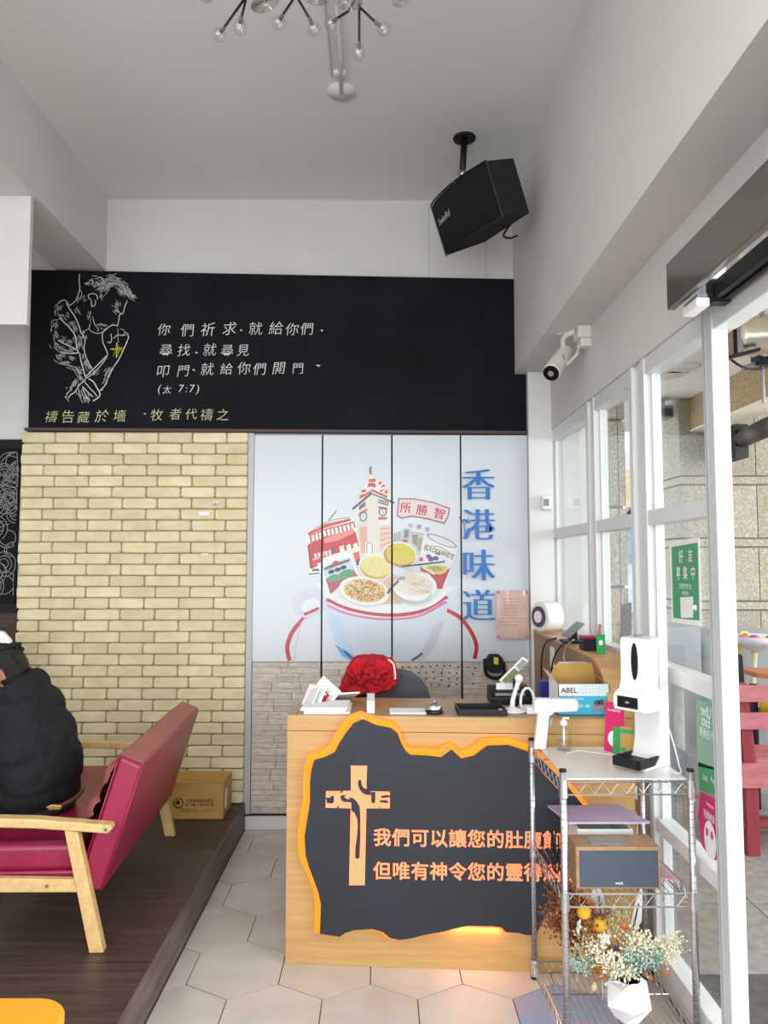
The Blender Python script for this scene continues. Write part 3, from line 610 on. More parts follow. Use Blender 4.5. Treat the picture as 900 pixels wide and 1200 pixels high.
# ================================================================ outside: arcade, stone pier, street
mat('stone_wall', 'F6F1E4', .85, c2='CFC5AF', scale=(55,55,55), detail=8, bump=.8, bscale=30, rand=.05, lo=.3, hi=.6)
mat('granite_beam', 'B8A27C', .8, c2='8E7A58', scale=(60,60,60), detail=4)
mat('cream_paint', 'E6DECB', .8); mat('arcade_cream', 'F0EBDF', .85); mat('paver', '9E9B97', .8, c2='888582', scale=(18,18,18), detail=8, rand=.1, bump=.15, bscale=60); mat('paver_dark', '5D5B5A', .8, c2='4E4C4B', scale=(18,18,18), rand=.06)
g = struct(B().box(1.14, 14, -6, 26, -.14, -.012).build('ground_outside', 'grout'))
for i in range(7):
    for j in range(-2, 12):
        x0 = 1.145+i*.6; y0 = 0.6+j*.6
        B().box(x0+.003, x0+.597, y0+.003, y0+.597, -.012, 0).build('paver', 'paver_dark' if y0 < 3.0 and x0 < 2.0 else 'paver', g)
struct(B().box(5.345, 14, -6, 26, -.012, -.001).build('ground_street', 'paver')); struct(B().box(1.145, 5.345, 7.8, 26, -.012, -.001).build('ground_street', 'paver'))
struct(B().box(1.25, 5.6, -3, 8.2, 3.05, 3.3).build('arcade_ceiling', 'arcade_cream'))
pier = struct(B().box(2.66, 5.5, 6.52, 7.4, 0, 3.05).build('wall_pier', 'stone_gap'))
zs = []
z = oY(860, 558, 6.5).z; hb = .52; nb = .078
k = 0; top = z+1.2
z = 3.3
zlines = [3.3]; zz = oY(860,558,6.5).z
zl = [(zz, 3.05), (zz-nb, zz)]
cur = zz-nb
while cur > .02:
    zl.append((max(cur-.47, 0), cur)); cur -= .47
    if cur > .1: zl.append((cur-nb, cur)); cur -= nb
for za, zb in zl:
    xs = [2.66, 3.3, 3.95, 4.6, 5.5] if zb-za > .1 else [2.66, 5.5]
    for i in range(len(xs)-1): B().box(xs[i]+.004, xs[i+1]-.004, 6.49, 6.525, za+.008, zb-.008).build('stone_panel', 'stone_wall', pier)
    B().box(2.63, 2.665, 6.49, 7.4, za+.008, zb-.008).build('stone_panel', 'stone_wall', pier)
col = struct(B().box(1.16, 1.74, 5.33, 5.9, 0, 3.05).build('wall_column', 'stone_gap'))
for za, zb in ((0, .9), (.91, 1.42), (1.43, 1.99), (2.0, 2.62), (2.63, 3.045)):
    B().box(1.16, 1.70, 5.30, 5.335, za+.006, zb-.006).build('stone_panel', 'stone_wall', col); B().box(1.705, 1.755, 5.30, 5.9, za+.006, zb-.006).build('stone_panel', 'stone_wall', col)
struct(B().box(2.72, 2.97, 0.5, 6.485, 2.75, 2.765).build('arcade_soffit', 'cream_paint'))
struct(B().box(2.725, 2.965, 0.5, 6.485, 2.765, 3.05).build('arcade_beam', 'granite_beam'))
# white boarding just outside the corner window
t = struct(B().box(1.15, 1.47, 5.0, 5.03, .9, 3.0).build('trim_6', 'white_paint')); B().box(1.20, 1.43, 4.985, 5.0, 1.0, 2.9).build('raised_panel', 'white_paint', t, bevel=.004)
# street beyond
t = thing('shop_sign', oY(748, 610, 12), 'tall white street sign with red brush strokes beyond the glass', 'sign'); a, c = oY(731,530,12), oY(768,606,12)
B().box(a.x, c.x, 12, 12.12, c.z, a.z).build('sign_box', 'white_paint', t)
b = B()
for pts in ([(735,575),(739,570),(742,590),(736,602),(744,600)], [(758,566),(764,580),(757,590),(766,585)], [(736,603),(742,596)]): ribbon(b, smooth_line([oY(x,y,11.98) for x,y in pts]), .045, NB)
b.build('red_characters', mat('sign_red','D8303A',.5), t); B().box(a.x+.2, a.x+.3, 12.02, 12.1, 0, c.z).build('sign_pole', 'grey_plastic', t); b = B(); b.box(a.x+.02, a.x+.16, 11.96, 11.99, a.z-.9, a.z-.3).build('yellow_strip', mat('sign_yellow','E8D49A',.5), t)
t = thing('street_building', (6.5, 24, 0), 'pale distant building across the street seen between stone pillars', 'building')
B().box(4.2, 13.5, 24, 26, 0, 5.0).build('wall', mat('far_white','E4E8EA',.8), t)
for k in range(6): B().box(4.8+k*1.4, 5.7+k*1.4, 23.93, 24.0, 1.6, 2.8).build('window', mat('far_glass','8FA6B8',.2), t)
for k in range(6): B().box(4.8+k*1.4, 5.7+k*1.4, 23.93, 24.0, 3.3, 4.4).build('window', 'far_glass', t)
# ventilation duct with bracket
t = thing('ventilation_duct', (2.3, 3.4, 2.55), 'silver corrugated ventilation duct under the arcade ceiling', 'duct')
pr_ = []; n = 46
for i in range(n): pr_.append((.105+(.008 if i % 2 else -.006), i*.028))
c0 = oY(868, 394, 3.4); B().lathe([(r_*.85, z_) for r_, z_ in pr_], (c0.x-.02, 3.42, c0.z), 22, (1, -.12, .02)).build('corrugated_hose', mat('foil','D8D2C2',.28,metal=.9), t, smooth=True)
B().box(c0.x-.045, c0.x-.02, 3.34, 3.5, c0.z-.095, c0.z+.095).build('collar', 'steel_dull', t); B().box(c0.x-.075, c0.x-.055, 3.36, 3.42, c0.z-.11, c0.z+.14).build('bracket', mat('rusty_steel','8A7A68',.6), t)
B().prism([(c0.x-.10,3.32,c0.z-.13),(c0.x+.05,3.32,c0.z-.09),(c0.x+.05,3.32,c0.z-.075),(c0.x-.10,3.32,c0.z-.115)], (0,.03,0)).build('bracket', 'black', t)
for dx in (.12, .8): B().cyl((c0.x+dx, 3.42, c0.z+.1), (c0.x+dx, 3.42, 3.05), .006, n=6).build('hanger_rod', 'steel_dull', t)
p0 = oY(893, 425, 3.6); t = thing('hanging_clamp', p0, 'dark metal clamp hanging below the corrugated duct', 'bracket')
B().box(p0.x-.035, p0.x+.035, 3.56, 3.64, p0.z-.02, p0.z+.1).build('block', 'black', t); B().prism([(p0.x-.1,3.58,p0.z-.05),(p0.x+.14,3.58,p0.z+.04),(p0.x+.14,3.58,p0.z+.07),(p0.x-.1,3.58,p0.z-.02)], (0,.03,0)).build('plate', 'steel_dull', t); B().cyl((p0.x,3.6,p0.z-.2),(p0.x,3.6,3.05),.008,n=6).build('rod', 'steel_dull', t)
b = B().tube(smooth_line([oY(855,420,3.5), oY(866,428,3.5), oY(880,432,3.55), oY(893,432,3.58)]), .006, 5); t = tag(b.build('cable', 'black'), 'thin black cable sagging below the silver duct', 'cable')
# awning roller on the pier
a = oY(866, 516, 6.2); c = oY(905, 500, 5.6); t = thing('awning_roller', a, 'dark rolled awning tube fixed on the stone pier', 'awning')
c.x = a.x+(c.x-a.x)*1.6; c.z = a.z+(c.z-a.z)*1.6
B().cyl(a, c, .075, n=14).build('roller', mat('dark_bronze','4A4540',.4), t, smooth=True); B().box(a.x-.08, a.x+.03, a.y-.1, a.y+.28, a.z-.16, a.z+.12).build('end_bracket', 'black', t)
m_ = a.lerp(c, .45); B().box(m_.x-.02, m_.x+.3, m_.y-.09, m_.y-.07, m_.z-.02, m_.z+.05).build('label_strip', 'sign_red', t)
# floodlight, conduit and ceiling lights of the arcade
p = oX(765, 483, 2.60) if False else oY(768, 482, 6.6); t = thing('floodlight', p, 'small grey outdoor floodlight fixed on the stone pier side', 'floodlight')
B().box(p.x-.10, p.x+.10, 6.42, 6.6, p.z-.09, p.z+.02).build('lamp_head', 'grey_plastic', t, bevel=.01); B().box(p.x-.08, p.x+.08, 6.41, 6.43, p.z-.08, p.z-.01).build('lens', mat('dark_lens','3A4450',.1), t); B().box(p.x-.07, p.x+.05, 6.5, 6.6, p.z+.02, p.z+.13).build('driver_box', 'steel_dull', t); B().tube([(p.x-.15,6.58,p.z+.16),(p.x+.35,6.58,p.z+.16),(p.x+.35,6.5,p.z+.1)], .015).build('conduit', 'white_plastic', t)
for (px, py), lb in zip(((783, 438), (798, 430)), ('round recessed arcade ceiling light, farther of the two', 'round recessed arcade ceiling light, nearer of the two')):
    p = oZ(px, py, 3.05); t = thing('ceiling_light', p, lb, 'ceiling light', 'arcade ceiling lights')
    B().lathe([(.13, .02), (.15, .0), (.12, -.015)], p, 24).build('trim_ring', 'white_plastic', t, smooth=True); B().lathe([(0.001, .0), (.115, .0), (.115, .01)], p, 24).build('lens', mat('warm_lens','E8D6A8',.4), t)
# pink slatted bench outside
mat('red_wood', 'C27A80', .6, c2='AC626A', scale=(6,6,30), detail=5, kind='wave'); mat('dark_red_wood', '8E3540', .6)
bp = oY(872, 985, 4.0); bx = 1.93
t = thing('bench', (2.5, 4.3, 0), 'weathered red wooden slat bench on the pavement outside', 'bench')
for nm, y_, z0, z1 in (('backrest_slat', 4.12, .835, .925), ('backrest_slat', 4.13, .685, .775)): B().box(bx, bx+1.5, y_, y_+.03, z0, z1).build(nm, 'red_wood', t, bevel=.005)
for k in range(3): B().box(bx, bx+1.5, 4.18+k*.13, 4.29+k*.13, .475, .505).build('seat_slat', 'red_wood', t, bevel=.004)
B().box(bx, bx+1.5, 4.14, 4.18, .37, .50).build('front_apron', 'red_wood', t)
for dx in (.07, 1.35):
    B().prism([(bx+dx,4.16,0),(bx+dx+.07,4.16,0),(bx+dx+.07,4.16,.44),(bx+dx+.02,4.15,.93),(bx+dx-.03,4.15,.93),(bx+dx,4.16,.44)], (0,.05,0)).build('rear_leg', 'dark_red_wood', t); B().box(bx+dx, bx+dx+.07, 4.5, 4.55, 0, .44).build('front_leg', 'dark_red_wood', t)
B().box(bx, bx+1.5, 4.17, 4.21, .15, .185).build('stretcher', 'dark_red_wood', t); B().box(bx, bx+1.5, 4.50, 4.54, .03, .07).build('stretcher', 'dark_red_wood', t)
B().prism([(bx+.12,4.22,.16),(bx+.17,4.22,.19),(bx+.6,4.5,.07),(bx+.55,4.5,.04)], (0,.03,0)).build('brace', 'dark_red_wood', t)
# table with basin and hose
p = oY(884, 745, 5.0); t = thing('outdoor_table', (2.85, 5.0, 0), 'brown wooden outdoor table edge behind the red bench', 'table')
B().prism([(2.38,4.75,.87),(3.4,4.6,.78),(3.4,5.1,.78),(2.38,5.1,.87)], (0,0,.03)).build('table_top', mat('orange_wood','A8693E',.5), t); 
for x in (2.45, 3.2): B().cyl((x,4.95,0),(x,4.95,.80),.025).build('leg', 'black', t)
B().box(2.40,3.3,4.8,5.1,.60,.62).build('lower_shelf', 'black', t)
w = thing('wash_basin', (p.x, 5.6, 0), 'white enamel basin on a thin stand outside the door', 'basin'); w.location = (0,0,0); ORG[w.name] = Vector((0,0,0))
c = oY(886, 748, 5.6); w.location = (c.x, 5.6, 0); ORG[w.name] = Vector((c.x, 5.6, 0))
B().lathe([(.03,-.12),(.06,-.11),(.14,-.05),(.19,.0),(.20,.0),(.15,-.06),(.05,-.10),(.001,-.10)], (c.x,5.6,c.z+.02), 22).build('bowl', mat('enamel','DADCDD',.2), w, smooth=True); B().tube([(c.x-.01,5.6,c.z-.1),(c.x-.04,5.62,c.z-.5),(c.x-.04,5.62,0)], .018).build('stand_pole', mat('cream_pole','D9CFAE',.5), w); B().lathe([(.14,0),(.14,.02),(.02,.05)], (c.x-.04,5.62,0), 18).build('base', 'black', w)
t = tag(B().lathe([(.05,0),(.055,.10),(.04,.16),(.02,.17)], (2.52, 4.90, .62), 14).build('yellow_jug', mat('yellow_plastic','E4C020',.4), smooth=True), 'yellow plastic jug standing under the outdoor table top', 'jug')
b = B()
for k in range(4):
    cx, cy = 872+k*1.0, 778; b.tube([oY(cx+11*math.cos(a*.45)*(1-.05*k), cy+38*math.sin(a*.45)*(1-.05*k), 5.72+.03*k) for a in range(14)], .012, 6, True)
tag(b.build('garden_hose', mat('hose_yellow','E0CE72',.5), smooth=True), 'coil of pale yellow hose hanging beside the door post outside', 'hose')
for k, (dx, dy, cl) in enumerate(((-.10,.0,'C84A9C'), (.0,.03,'B040A8'), (.10,-.02,'D05080'))):
    b = B().ball((c.x+dx, 5.6+dy, c.z-.005), (.042,.045,.03), 9, 6); tag(b.build('soap_bottle' if k == 1 else 'scrub_cloth', mat('pk'+cl, cl, .5), smooth=True), ['pink scrub cloth at the left in the outdoor basin','purple bundle in the middle of the outdoor basin','rose scrub cloth at the right in the outdoor basin'][k], 'cloth')
t = tag(B().prism([oY(857,762,4.5), oY(871,768,4.5), oY(875,820,4.5), oY(873,842,4.5), oY(857,845,4.5)], (0,.06,0)).build('hanging_coat', mat('navy_cloth','23252F',.9), bevel=.01), 'dark navy coat hanging just outside the door post', 'coat')
t = tag(B().box(2.2, 3.3, 5.9, 5.93, .15, 1.08).build('grey_screen', mat('screen_grey','8E9296',.7), bevel=.005), 'grey board leaning outside behind the basin', 'board')
# conduit and white pipe seen through the middle pane
a, c = oY(748,760,4.2), oY(761,725,4.2); t = tag(B().cyl((oY(746,775,4.0).x-.03, 4.0, 0), oY(762,700,4.0), .006, n=6).build('thin_stick', 'white_plastic'), 'thin white stick leaning outside behind the window', 'stick')
# electrical cabinet outside behind glass
t = thing('utility_cabinet', (2.0, 5.6, 0), 'blue grey metal cabinet outside behind the lower window pane', 'cabinet'); a, c = oY(768,735,5.2), oY(806,800,5.2)
B().box(a.x, c.x+.1, 5.2, 5.6, 0, a.z).build('body', mat('cabinet_grey','A6ADB4',.5), t, bevel=.01); B().box(a.x+.05, c.x-.02, 5.185, 5.2, .1, a.z-.12).build('door', mat('cabinet_grey2','98A0A8',.5), t)
# ---------------------------------------------------------------- posters on the glass
XGi = XG-.006
def gx(px, py, d=0): return oX(px, py, XGi-d)
def poster(name, quad, m, label, cat='poster'):
    t = thing(name, gx(*quad[3]), label, cat); b = B(); P = [gx(*p) for p in quad]; b.prism(P, (.0012, 0, 0)).build('sheet', m, t); return t
YD = Vector((0,-1,0))        # reading direction on the window wall, seen from the room
def ptext(b, s_, px, py, size, off=0, mirror=False, d=.002, sx=1): c = gx(px, py, d); return text(b, s_, c, size, (0,1,0) if mirror else YD, (0,0,1), off, sx=sx)
t = poster('recruiting_poster', ((784,636),(819,629),(822,734),(787,729)), 'paper', 'green and white vertical poster with white characters taped to the glass')
b = B().prism([gx(787,641,.002),gx(817,636,.002),gx(819,727,.002),gx(789,724,.002)], (.001,0,0)); b.build('green_field', mat('poster_green','3E9B68',.5), t)
for s_, x, y in (('好', 798, 652), ('友', 809, 651), ('募', 795, 672), ('集', 803, 671.5), ('中', 812, 671)):
    b = B(); ptext(b, s_, x, y, .052, .012, d=.004, sx=.8); b.build('character', 'paper', t)
b = B(); ptext(b, '加我們好友', 803, 687, .022, d=.004); ptext(b, '免費領取', 803, 695, .016, d=.004); stuff(b.build('small_print', 'paper', t))
b = B().prism([gx(797,700,.004),gx(812,699,.004),gx(812,724,.004),gx(798,724,.004)], (.001,0,0)); b.build('white_square', 'paper', t); 
b = B().cyl(gx(815.5,712,.003), gx(815.5,712,.004), .010, n=12); b.build('round_mark', 'paper', t)
t = poster('delivery_sticker', ((816,820),(838,826),(840,903),(817,898)), mat('sage_print','8FB8A2',.5,alpha=.75), 'pale green mirrored delivery sticker on the lower glass')
b = B(); ptext(b, 'Uber', 827, 834, .05, .01, True, .003, .8); ptext(b, 'Eats', 827, 846, .05, .01, True, .003, .8); ptext(b, '外送服務', 828, 860, .035, 0, True, .003, .8); stuff(b.build('lettering', mat('mint','E8F2EA',.5), t))
t = poster('payment_sticker', ((818,893),(839,900),(840,933),(820,926)), 'poster_green', 'bright green payment sticker below the pale mirrored one')
b = B(); ptext(b, 'LINE', 826, 912, .026, .01, False, .003, .8); ptext(b, 'Pay', 835, 914.5, .026, .01, False, .003, .8); stuff(b.build('lettering', 'paper', t))
quadp = [(821,927),(838,936),(844,960),(845,1004),(841,1009),(833,1006),(822,990),(818,955)]
t = thing('delivery_emblem', gx(832, 1000), 'pink teardrop delivery sticker with white emblem on the lower glass', 'sticker'); B().prism([gx(*p) for p in quadp], (.0012,0,0)).build('sheet', mat('magenta_print','D01E68',.4), t)
b = B(); ptext(b, 'foodpanda', 832, 944, .017, .008, False, .003, .8); ptext(b, '現撈商家', 831, 957, .03, .01, False, .003, .7); stuff(b.build('lettering', 'paper', t))
c = gx(832, 985, .004); b = B().prism([(c.x, c.y+.045*math.cos(a*.35), c.z+.062*math.sin(a*.35)) for a in range(18)], (.001,0,0)); b.build('emblem_disc', 'paper', t)
b = B()
for dy in (-.018, .018): b.prism([(c.x-.002, c.y+dy+.008*math.cos(a*.7), c.z+.022+.014*math.sin(a*.7)) for a in range(9)], (.001,0,0))
stuff(b.build('emblem_mark', 'magenta_print', t))
t = poster('paper_notice', ((727,709),(740,706),(740,762),(727,768)), mat('newsprint','B9C0C6',.6,c2='8E979E',scale=(30,60,60),detail=5), 'small grey printed notice stuck on the middle pane'); 
t = poster('white_card', ((788,800),(800,806),(802,880),(790,874)), mat('faded_card','D4DAD6',.6,c2='B8C4BE',scale=(9,20,20)), 'faded white leaflet on the lower glass beside the dispenser')
# ================================================================ counter
UC = Vector((.949, -.060, 0)).normalized(); NC = Vector((UC.y, -UC.x, 0)); P0 = Vector((-.384, 3.08, 0)); 
def cp(s_, d=0, z=0): return P0+UC*s_-NC*d+Vector((0,0,z))       # s along the counter front, d behind it
if NC.y > 0: NC = -NC
def cpx(px, py, off=0): return on(px, py, P0+NC*off, NC)
mat('oak', 'C29E69', .38, c2='AE8850', scale=(2.2,2.2,46), detail=7, kind='wave', spec=.4, lo=.35, hi=.7)
mat('oak_top', 'B89468', .35, c2='9A7850', scale=(3,30,3), detail=6, kind='wave'); mat('oak_light', 'D2A877', .4, c2='C0935F', scale=(2,2,50), detail=6, kind='wave')
mat('walnut_light', 'A57F5F', .45, c2='8F6A4C', scale=(40,6,6), detail=7, kind='wave')
LC = (Vector((1.0, 0, 0))-P0).x/UC.x
ct = thing('counter', (0.3, 3.25, 0), 'oak veneer reception counter carrying the lit black sign', 'counter')
def cbox(s0, s1, d0, d1, z0, z1, nm, m, par=ct, **k):
    return B().prism([cp(s0,d0,z0), cp(s1,d0,z0), cp(s1,d1,z0), cp(s0,d1,z0)], (0,0,z1-z0)).build(nm, m, par, **k)
cbox(0, LC, 0, .03, 0.0, .915, 'front_panel', 'oak', bevel=.0015)
cbox(0, LC, -.001, .03, .917, .978, 'edge_band', 'oak', bevel=.0015)
cbox(0, .03, .03, .43, 0, .955, 'side_panel', 'oak')
LT = (Vector((.918,0,0))-P0).x/UC.x
cbox(.03, LT, .03, .42, .952, .976, 'counter_top', 'oak_top')
cbox(0, .032, .0, .43, .955, .979, 'counter_top_edge', 'oak_top')
cbox(.03, LT, .40, .42, 0, .60, 'back_rail', 'oak')
# curved end panel and ledge along the window
pts = []; pc = [(3.045,0),(3.045,.72)]
for a in range(0, 91, 15): pc.append((3.315-.27*math.cos(R(a)), .91+.27*math.sin(R(a))))
pc += [(4.54,1.18),(4.54,0)]
pc2 = [(y+(.022 if 0 < i < len(pc)-2 else 0), z-(.02 if i > 3 else 0)) for i, (y, z) in enumerate(pc)]
ep = thing('window_ledge', (.98, 3.7, 0), 'curved oak panel and ledge running along the window behind the counter', 'ledge')
B().prism([(.925, y, z) for y, z in pc], (.03, 0, 0)).build('curved_panel', 'walnut_light', ep, bevel=.002)
for i in range(1, len(pc)-2):
    (ya, za), (yb, zb) = pc[i], pc[i+1]
    pass
strip = [(y, z) for y, z in pc[1:-1]]; V = []; 
b = B(); n = len(strip)
for (y, z) in strip: V += [(.922, y, z), (1.055, y, z)]
for (y, z) in strip:
    i = strip.index((y, z)); 
N_ = []
for i, (y, z) in enumerate(strip):
    d = Vector((strip[min(i+1,n-1)][0]-strip[max(i-1,0)][0], strip[min(i+1,n-1)][1]-strip[max(i-1,0)][1])).normalized(); N_.append((-d.y*.016, d.x*.016))
V += [(p[0], p[1]+N_[i//2][0], p[2]+N_[i//2][1]) for i, p in enumerate(list(V))]
fs = []
m2 = 2*n
for i in range(n-1):
    a_, b_, c_, d_ = 2*i, 2*i+1, 2*i+3, 2*i+2
    fs += [(a_, d_, c_, b_), (m2+a_, m2+b_, m2+c_, m2+d_), (a_, b_-1+0, m2+a_, m2+a_)[:0] or (a_, m2+a_, m2+d_, d_), (b_, c_, m2+c_, m2+b_)]
fs += [(0, 1, m2+1, m2), (2*n-2, m2+2*n-2, m2+2*n-1, 2*n-1)]
b.add(V, fs); b.build('curved_top', 'oak_light', ep, orient=True)
B().box(.915, .925, 4.0, 4.075, 1.04, 1.145).build('socket_plate', 'white_plastic', ep, bevel=.003)
# ================================================================ lit sign on the counter front
sg = thing('lit_sign', cp(.45, -.03, .2), 'black rough-edged sign glowing orange along its edge on the counter front', 'sign')
mat('sign_black', '262A33', .45, c2='22252D', scale=(4,4,4)); mat('glow_edge', 'C86A08', .5, emit=.62, ecol='FF8E00'); mat('letter_glow', 'F08C60', .5, emit=.42, ecol='FF8A5A'); mat('letter_rim', 'E2481E', .5, emit=.5)
OUT = [(215,95),(235,70),(262,58),(300,75),(345,84),(365,100),(375,128),(387,150),(402,163),(450,165),(492,170),(508,158),(524,148),(536,160),(552,174),(590,165),(608,150),(628,136),(690,134),(740,150),(800,188),(845,232),(885,282),(925,330),
       (905,410),(875,480),(845,580),(822,612),(800,630),(770,690),(745,690),(718,684),(682,681),(668,667),(640,663),(570,662),(505,678),(440,690),(405,699),(370,704),(342,698),(322,681),(290,672),(240,675),(212,683),(195,695),(150,688),(137,686),(140,600),(133,565),(120,530),(105,490),(95,455),(92,400),(100,350),(108,300),(108,240),(112,205),(120,178),(150,170),(180,155),(192,130)]
OP = [(320+x*.4, 820+y*.4) for x, y in OUT]
fp = [cpx(x, y, .045) for x, y in OP]
B().prism([p-NC*.012 for p in fp], NC*.012).build('face_board', 'sign_black', sg)
# the glowing acrylic behind is the same outline grown outwards
loc = [((p-P0).dot(UC), p.z) for p in [cpx(x, y, .032) for x, y in OP]]; n = len(loc); gr = []
area2 = sum(loc[i][0]*loc[(i+1)%n][1]-loc[(i+1)%n][0]*loc[i][1] for i in range(n)); sgn = 1 if area2 > 0 else -1
for i in range(n):
    a, c = loc[i-2], loc[(i+2)%n]; d = Vector((c[0]-a[0], c[1]-a[1])).normalized(); nx, nz = d.y*sgn, -d.x*sgn
    g_ = .018 if loc[i][1] > .35 else .013
    gr.append((loc[i][0]+nx*g_-.010, loc[i][1]+nz*g_+.012))
B().prism([cp(x, 0, z)+NC*.002 for x, z in gr], NC*.028).build('glowing_edge', 'glow_edge', sg)
for x, y in ((425,841),(524,878)):
    p = cpx(x, y, .047); b = B().cyl(p-NC*.004, p+NC*.004, .007, n=10); b.build('screw_cap', 'steel_dull', sg)
led = area('sign_led_strip', cp(.55, -.012, .165), (0, 0, math.atan2(UC.y, UC.x)), .75, .012, .7, (1.0, .40, .14))
# cross with the name
def cq(x, y, d=.0455): return cpx(370+x/7.27, 885+y/7.27, d)
def cpoly(pts, nm, m, d=.0455, th=.004, par=sg, sm=False):
    P = [cq(x, y, d) for x, y in pts]
    if sm: P = smooth_line(P+[P[0]], 3)[:-1]
    return B().prism(P, NC*th).build(nm, m, par)
cr = cpoly([(300,88),(438,88),(432,290),(436,305),(632,310),(632,450),(432,450),(418,1104),(285,1104),(298,450),(85,445),(88,305),(300,302)], 'cross', 'letter_glow')
cuts = [[(360,215),(372,208),(388,215),(392,250),(402,272),(430,290),(470,300),(472,340),(430,338),(395,320),(370,285),(360,250)],
 [(285,358),(325,368),(355,400),(375,440),(380,520),(380,700),(374,870),(355,886),(336,872),(338,780),(352,690),(358,600),(352,540),(330,490),(302,470),(302,405),(290,380)],
 [(473,312),(508,312),(508,400),(490,412),(473,400)], [(88,360),(128,362),(128,385),(112,392),(88,378)], [(128,345),(156,345),(156,395),(140,412),(92,405),(92,385),(125,385)],
 [(210,345),(240,338),(262,345),(240,356),(265,372),(300,375),(300,402),(240,398),(215,380)], [(555,348),(600,338),(632,345),(632,358),(590,362),(560,366)], [(545,382),(600,382),(625,398),(600,408),(548,400)],
 [(205,318),(215,305),(236,305),(222,322)], [(180,448),(186,432),(198,436),(196,450)], [(532,448),(540,436),(556,448)]]
for k, cc in enumerate(cuts): cpoly(cc, 'cut_out', 'sign_black', .0497, .0006, cr)
# the two rows of characters
for row, y0, dy in (('我們可以讓您的肚腹飽足', 402, 1.0), ('但唯有神令您的靈得滿足', 500, .7)):
    for k, chx in enumerate(row):
        px, py = 320+(320+k*55.2)*.4, 820+(y0+dy*k)*.4
        b = B(); c = cpx(px, py, .046)
        for q_, (dx, dz) in enumerate(((0,0),(.0013,.0007),(-.0013,.0007),(.0007,-.0013),(-.0007,-.0013))): text(b, chx, c+UC*dx+Vector((0,0,dz))+NC*(.0001*q_), .072, UC, (0,0,1), 0, .0014)
        b.build('character', 'letter_glow', sg)
# ================================================================ things on the counter
ZC = .977
def cc(px, py): return oZ(px, py, ZC)       # a spot on the counter top
def sheet_stack(x, y, w, d, n, a0, z, name, label, m='paper', g=None):
    for k in range(n):
        b = B(); b.M = Matrix.Translation((x+random.uniform(-.01,.01), y+random.uniform(-.01,.01), z+k*.0085)) @ Matrix.Rotation(a0+random.uniform(-.25,.25), 4, 'Z')
        b.box(-w/2, w/2, -d/2, d/2, 0, .008); o = b.build(name, m); tag(o, label[k] if isinstance(label, list) else label, 'paper', g)
p = cc(385, 832)
sheet_stack(p.x, 3.20, .19, .17, 3, .1, ZC, 'paper_stack', ['white sheets at the bottom of the pile on the counter corner','white sheets in the middle of the pile on the counter corner','loose white sheets topping the pile on the counter corner'], g='papers on the counter corner')
b = B(); b.M = Matrix.Translation((-.20, 3.33, ZC+.028)) @ Matrix.Rotation(.3, 4, 'Z') @ Matrix.Rotation(-.35, 4, 'X'); b.box(-.09, .09, -.07, .07, 0, .006)
tag(b.build('open_booklet', 'paper'), 'open white booklet propped at the back of the paper pile', 'booklet')
t = thing('folded_leaflets', (-.33, 3.27, ZC+.002), 'crumpled white leaflets with a red stripe at the counter end', 'leaflet')
for k, (rx, m) in enumerate(((.5,'paper'),(.75,'paper'),(.62,mat('red_stripe','C03048',.6)),(.9,'paper'))):
    b = B(); b.M = Matrix.Translation((-.318+k*.010, 3.24+k*.02, ZC+.002)) @ Matrix.Rotation(rx, 4, 'Z') @ Matrix.Rotation(.25*(k-1), 4, 'X') @ Matrix.Rotation(.5, 4, 'Y'); b.box(-.003, .0, -.06, .06, 0, .085+.01*k if m == 'paper' else .08); b.build('leaflet', m, t)
b = B().prism([cc(430,836)+Vector((0,0,0)), cc(439,836), cc(439,826), cc(430,826)], (0,0,.05)); tag(b.build('white_card_box', 'paper'), 'small white card block right of the paper pile', 'card')
p = cc(478, 836); tag(B().box(p.x-.075, p.x+.075, 3.10, 3.2, ZC, ZC+.006).build('white_sheet', 'paper'), 'flat white sheet on the counter left of the bell', 'paper')
p = cc(509, 836); t = thing('service_bell', (p.x, 3.125, ZC), 'chrome reception bell on a black base', 'bell')
B().lathe([(.036,0),(.038,.006),(.034,.014),(.001,.014)], (p.x,3.125,ZC), 24).build('base', 'black_gloss', t, smooth=True); B().lathe([(.033,.014),(.034,.02),(.029,.034),(.016,.043),(.001,.045)], (p.x,3.125,ZC), 24).build('dome', 'chrome', t, smooth=True); B().cyl((p.x,3.125,ZC+.044),(p.x,3.125,ZC+.052),.005,n=10).build('button', 'chrome', t)
p, r_ = cc(536, 836), cc(592, 836); t = thing('cash_tray', ((p.x+r_.x)/2, 3.12, ZC), 'shallow black tray on the counter near the bell', 'tray')
B().box(p.x, r_.x, 3.07, 3.22, ZC, ZC+.006).build('bottom', 'black', t)
for x0, x1, y0, y1 in ((p.x,r_.x,3.065,3.072),(p.x,r_.x,3.215,3.222),(p.x,p.x+.006,3.07,3.22),(r_.x-.006,r_.x,3.07,3.22)): B().box(x0, x1, y0, y1, ZC, ZC+.022).build('rim', 'black', t)
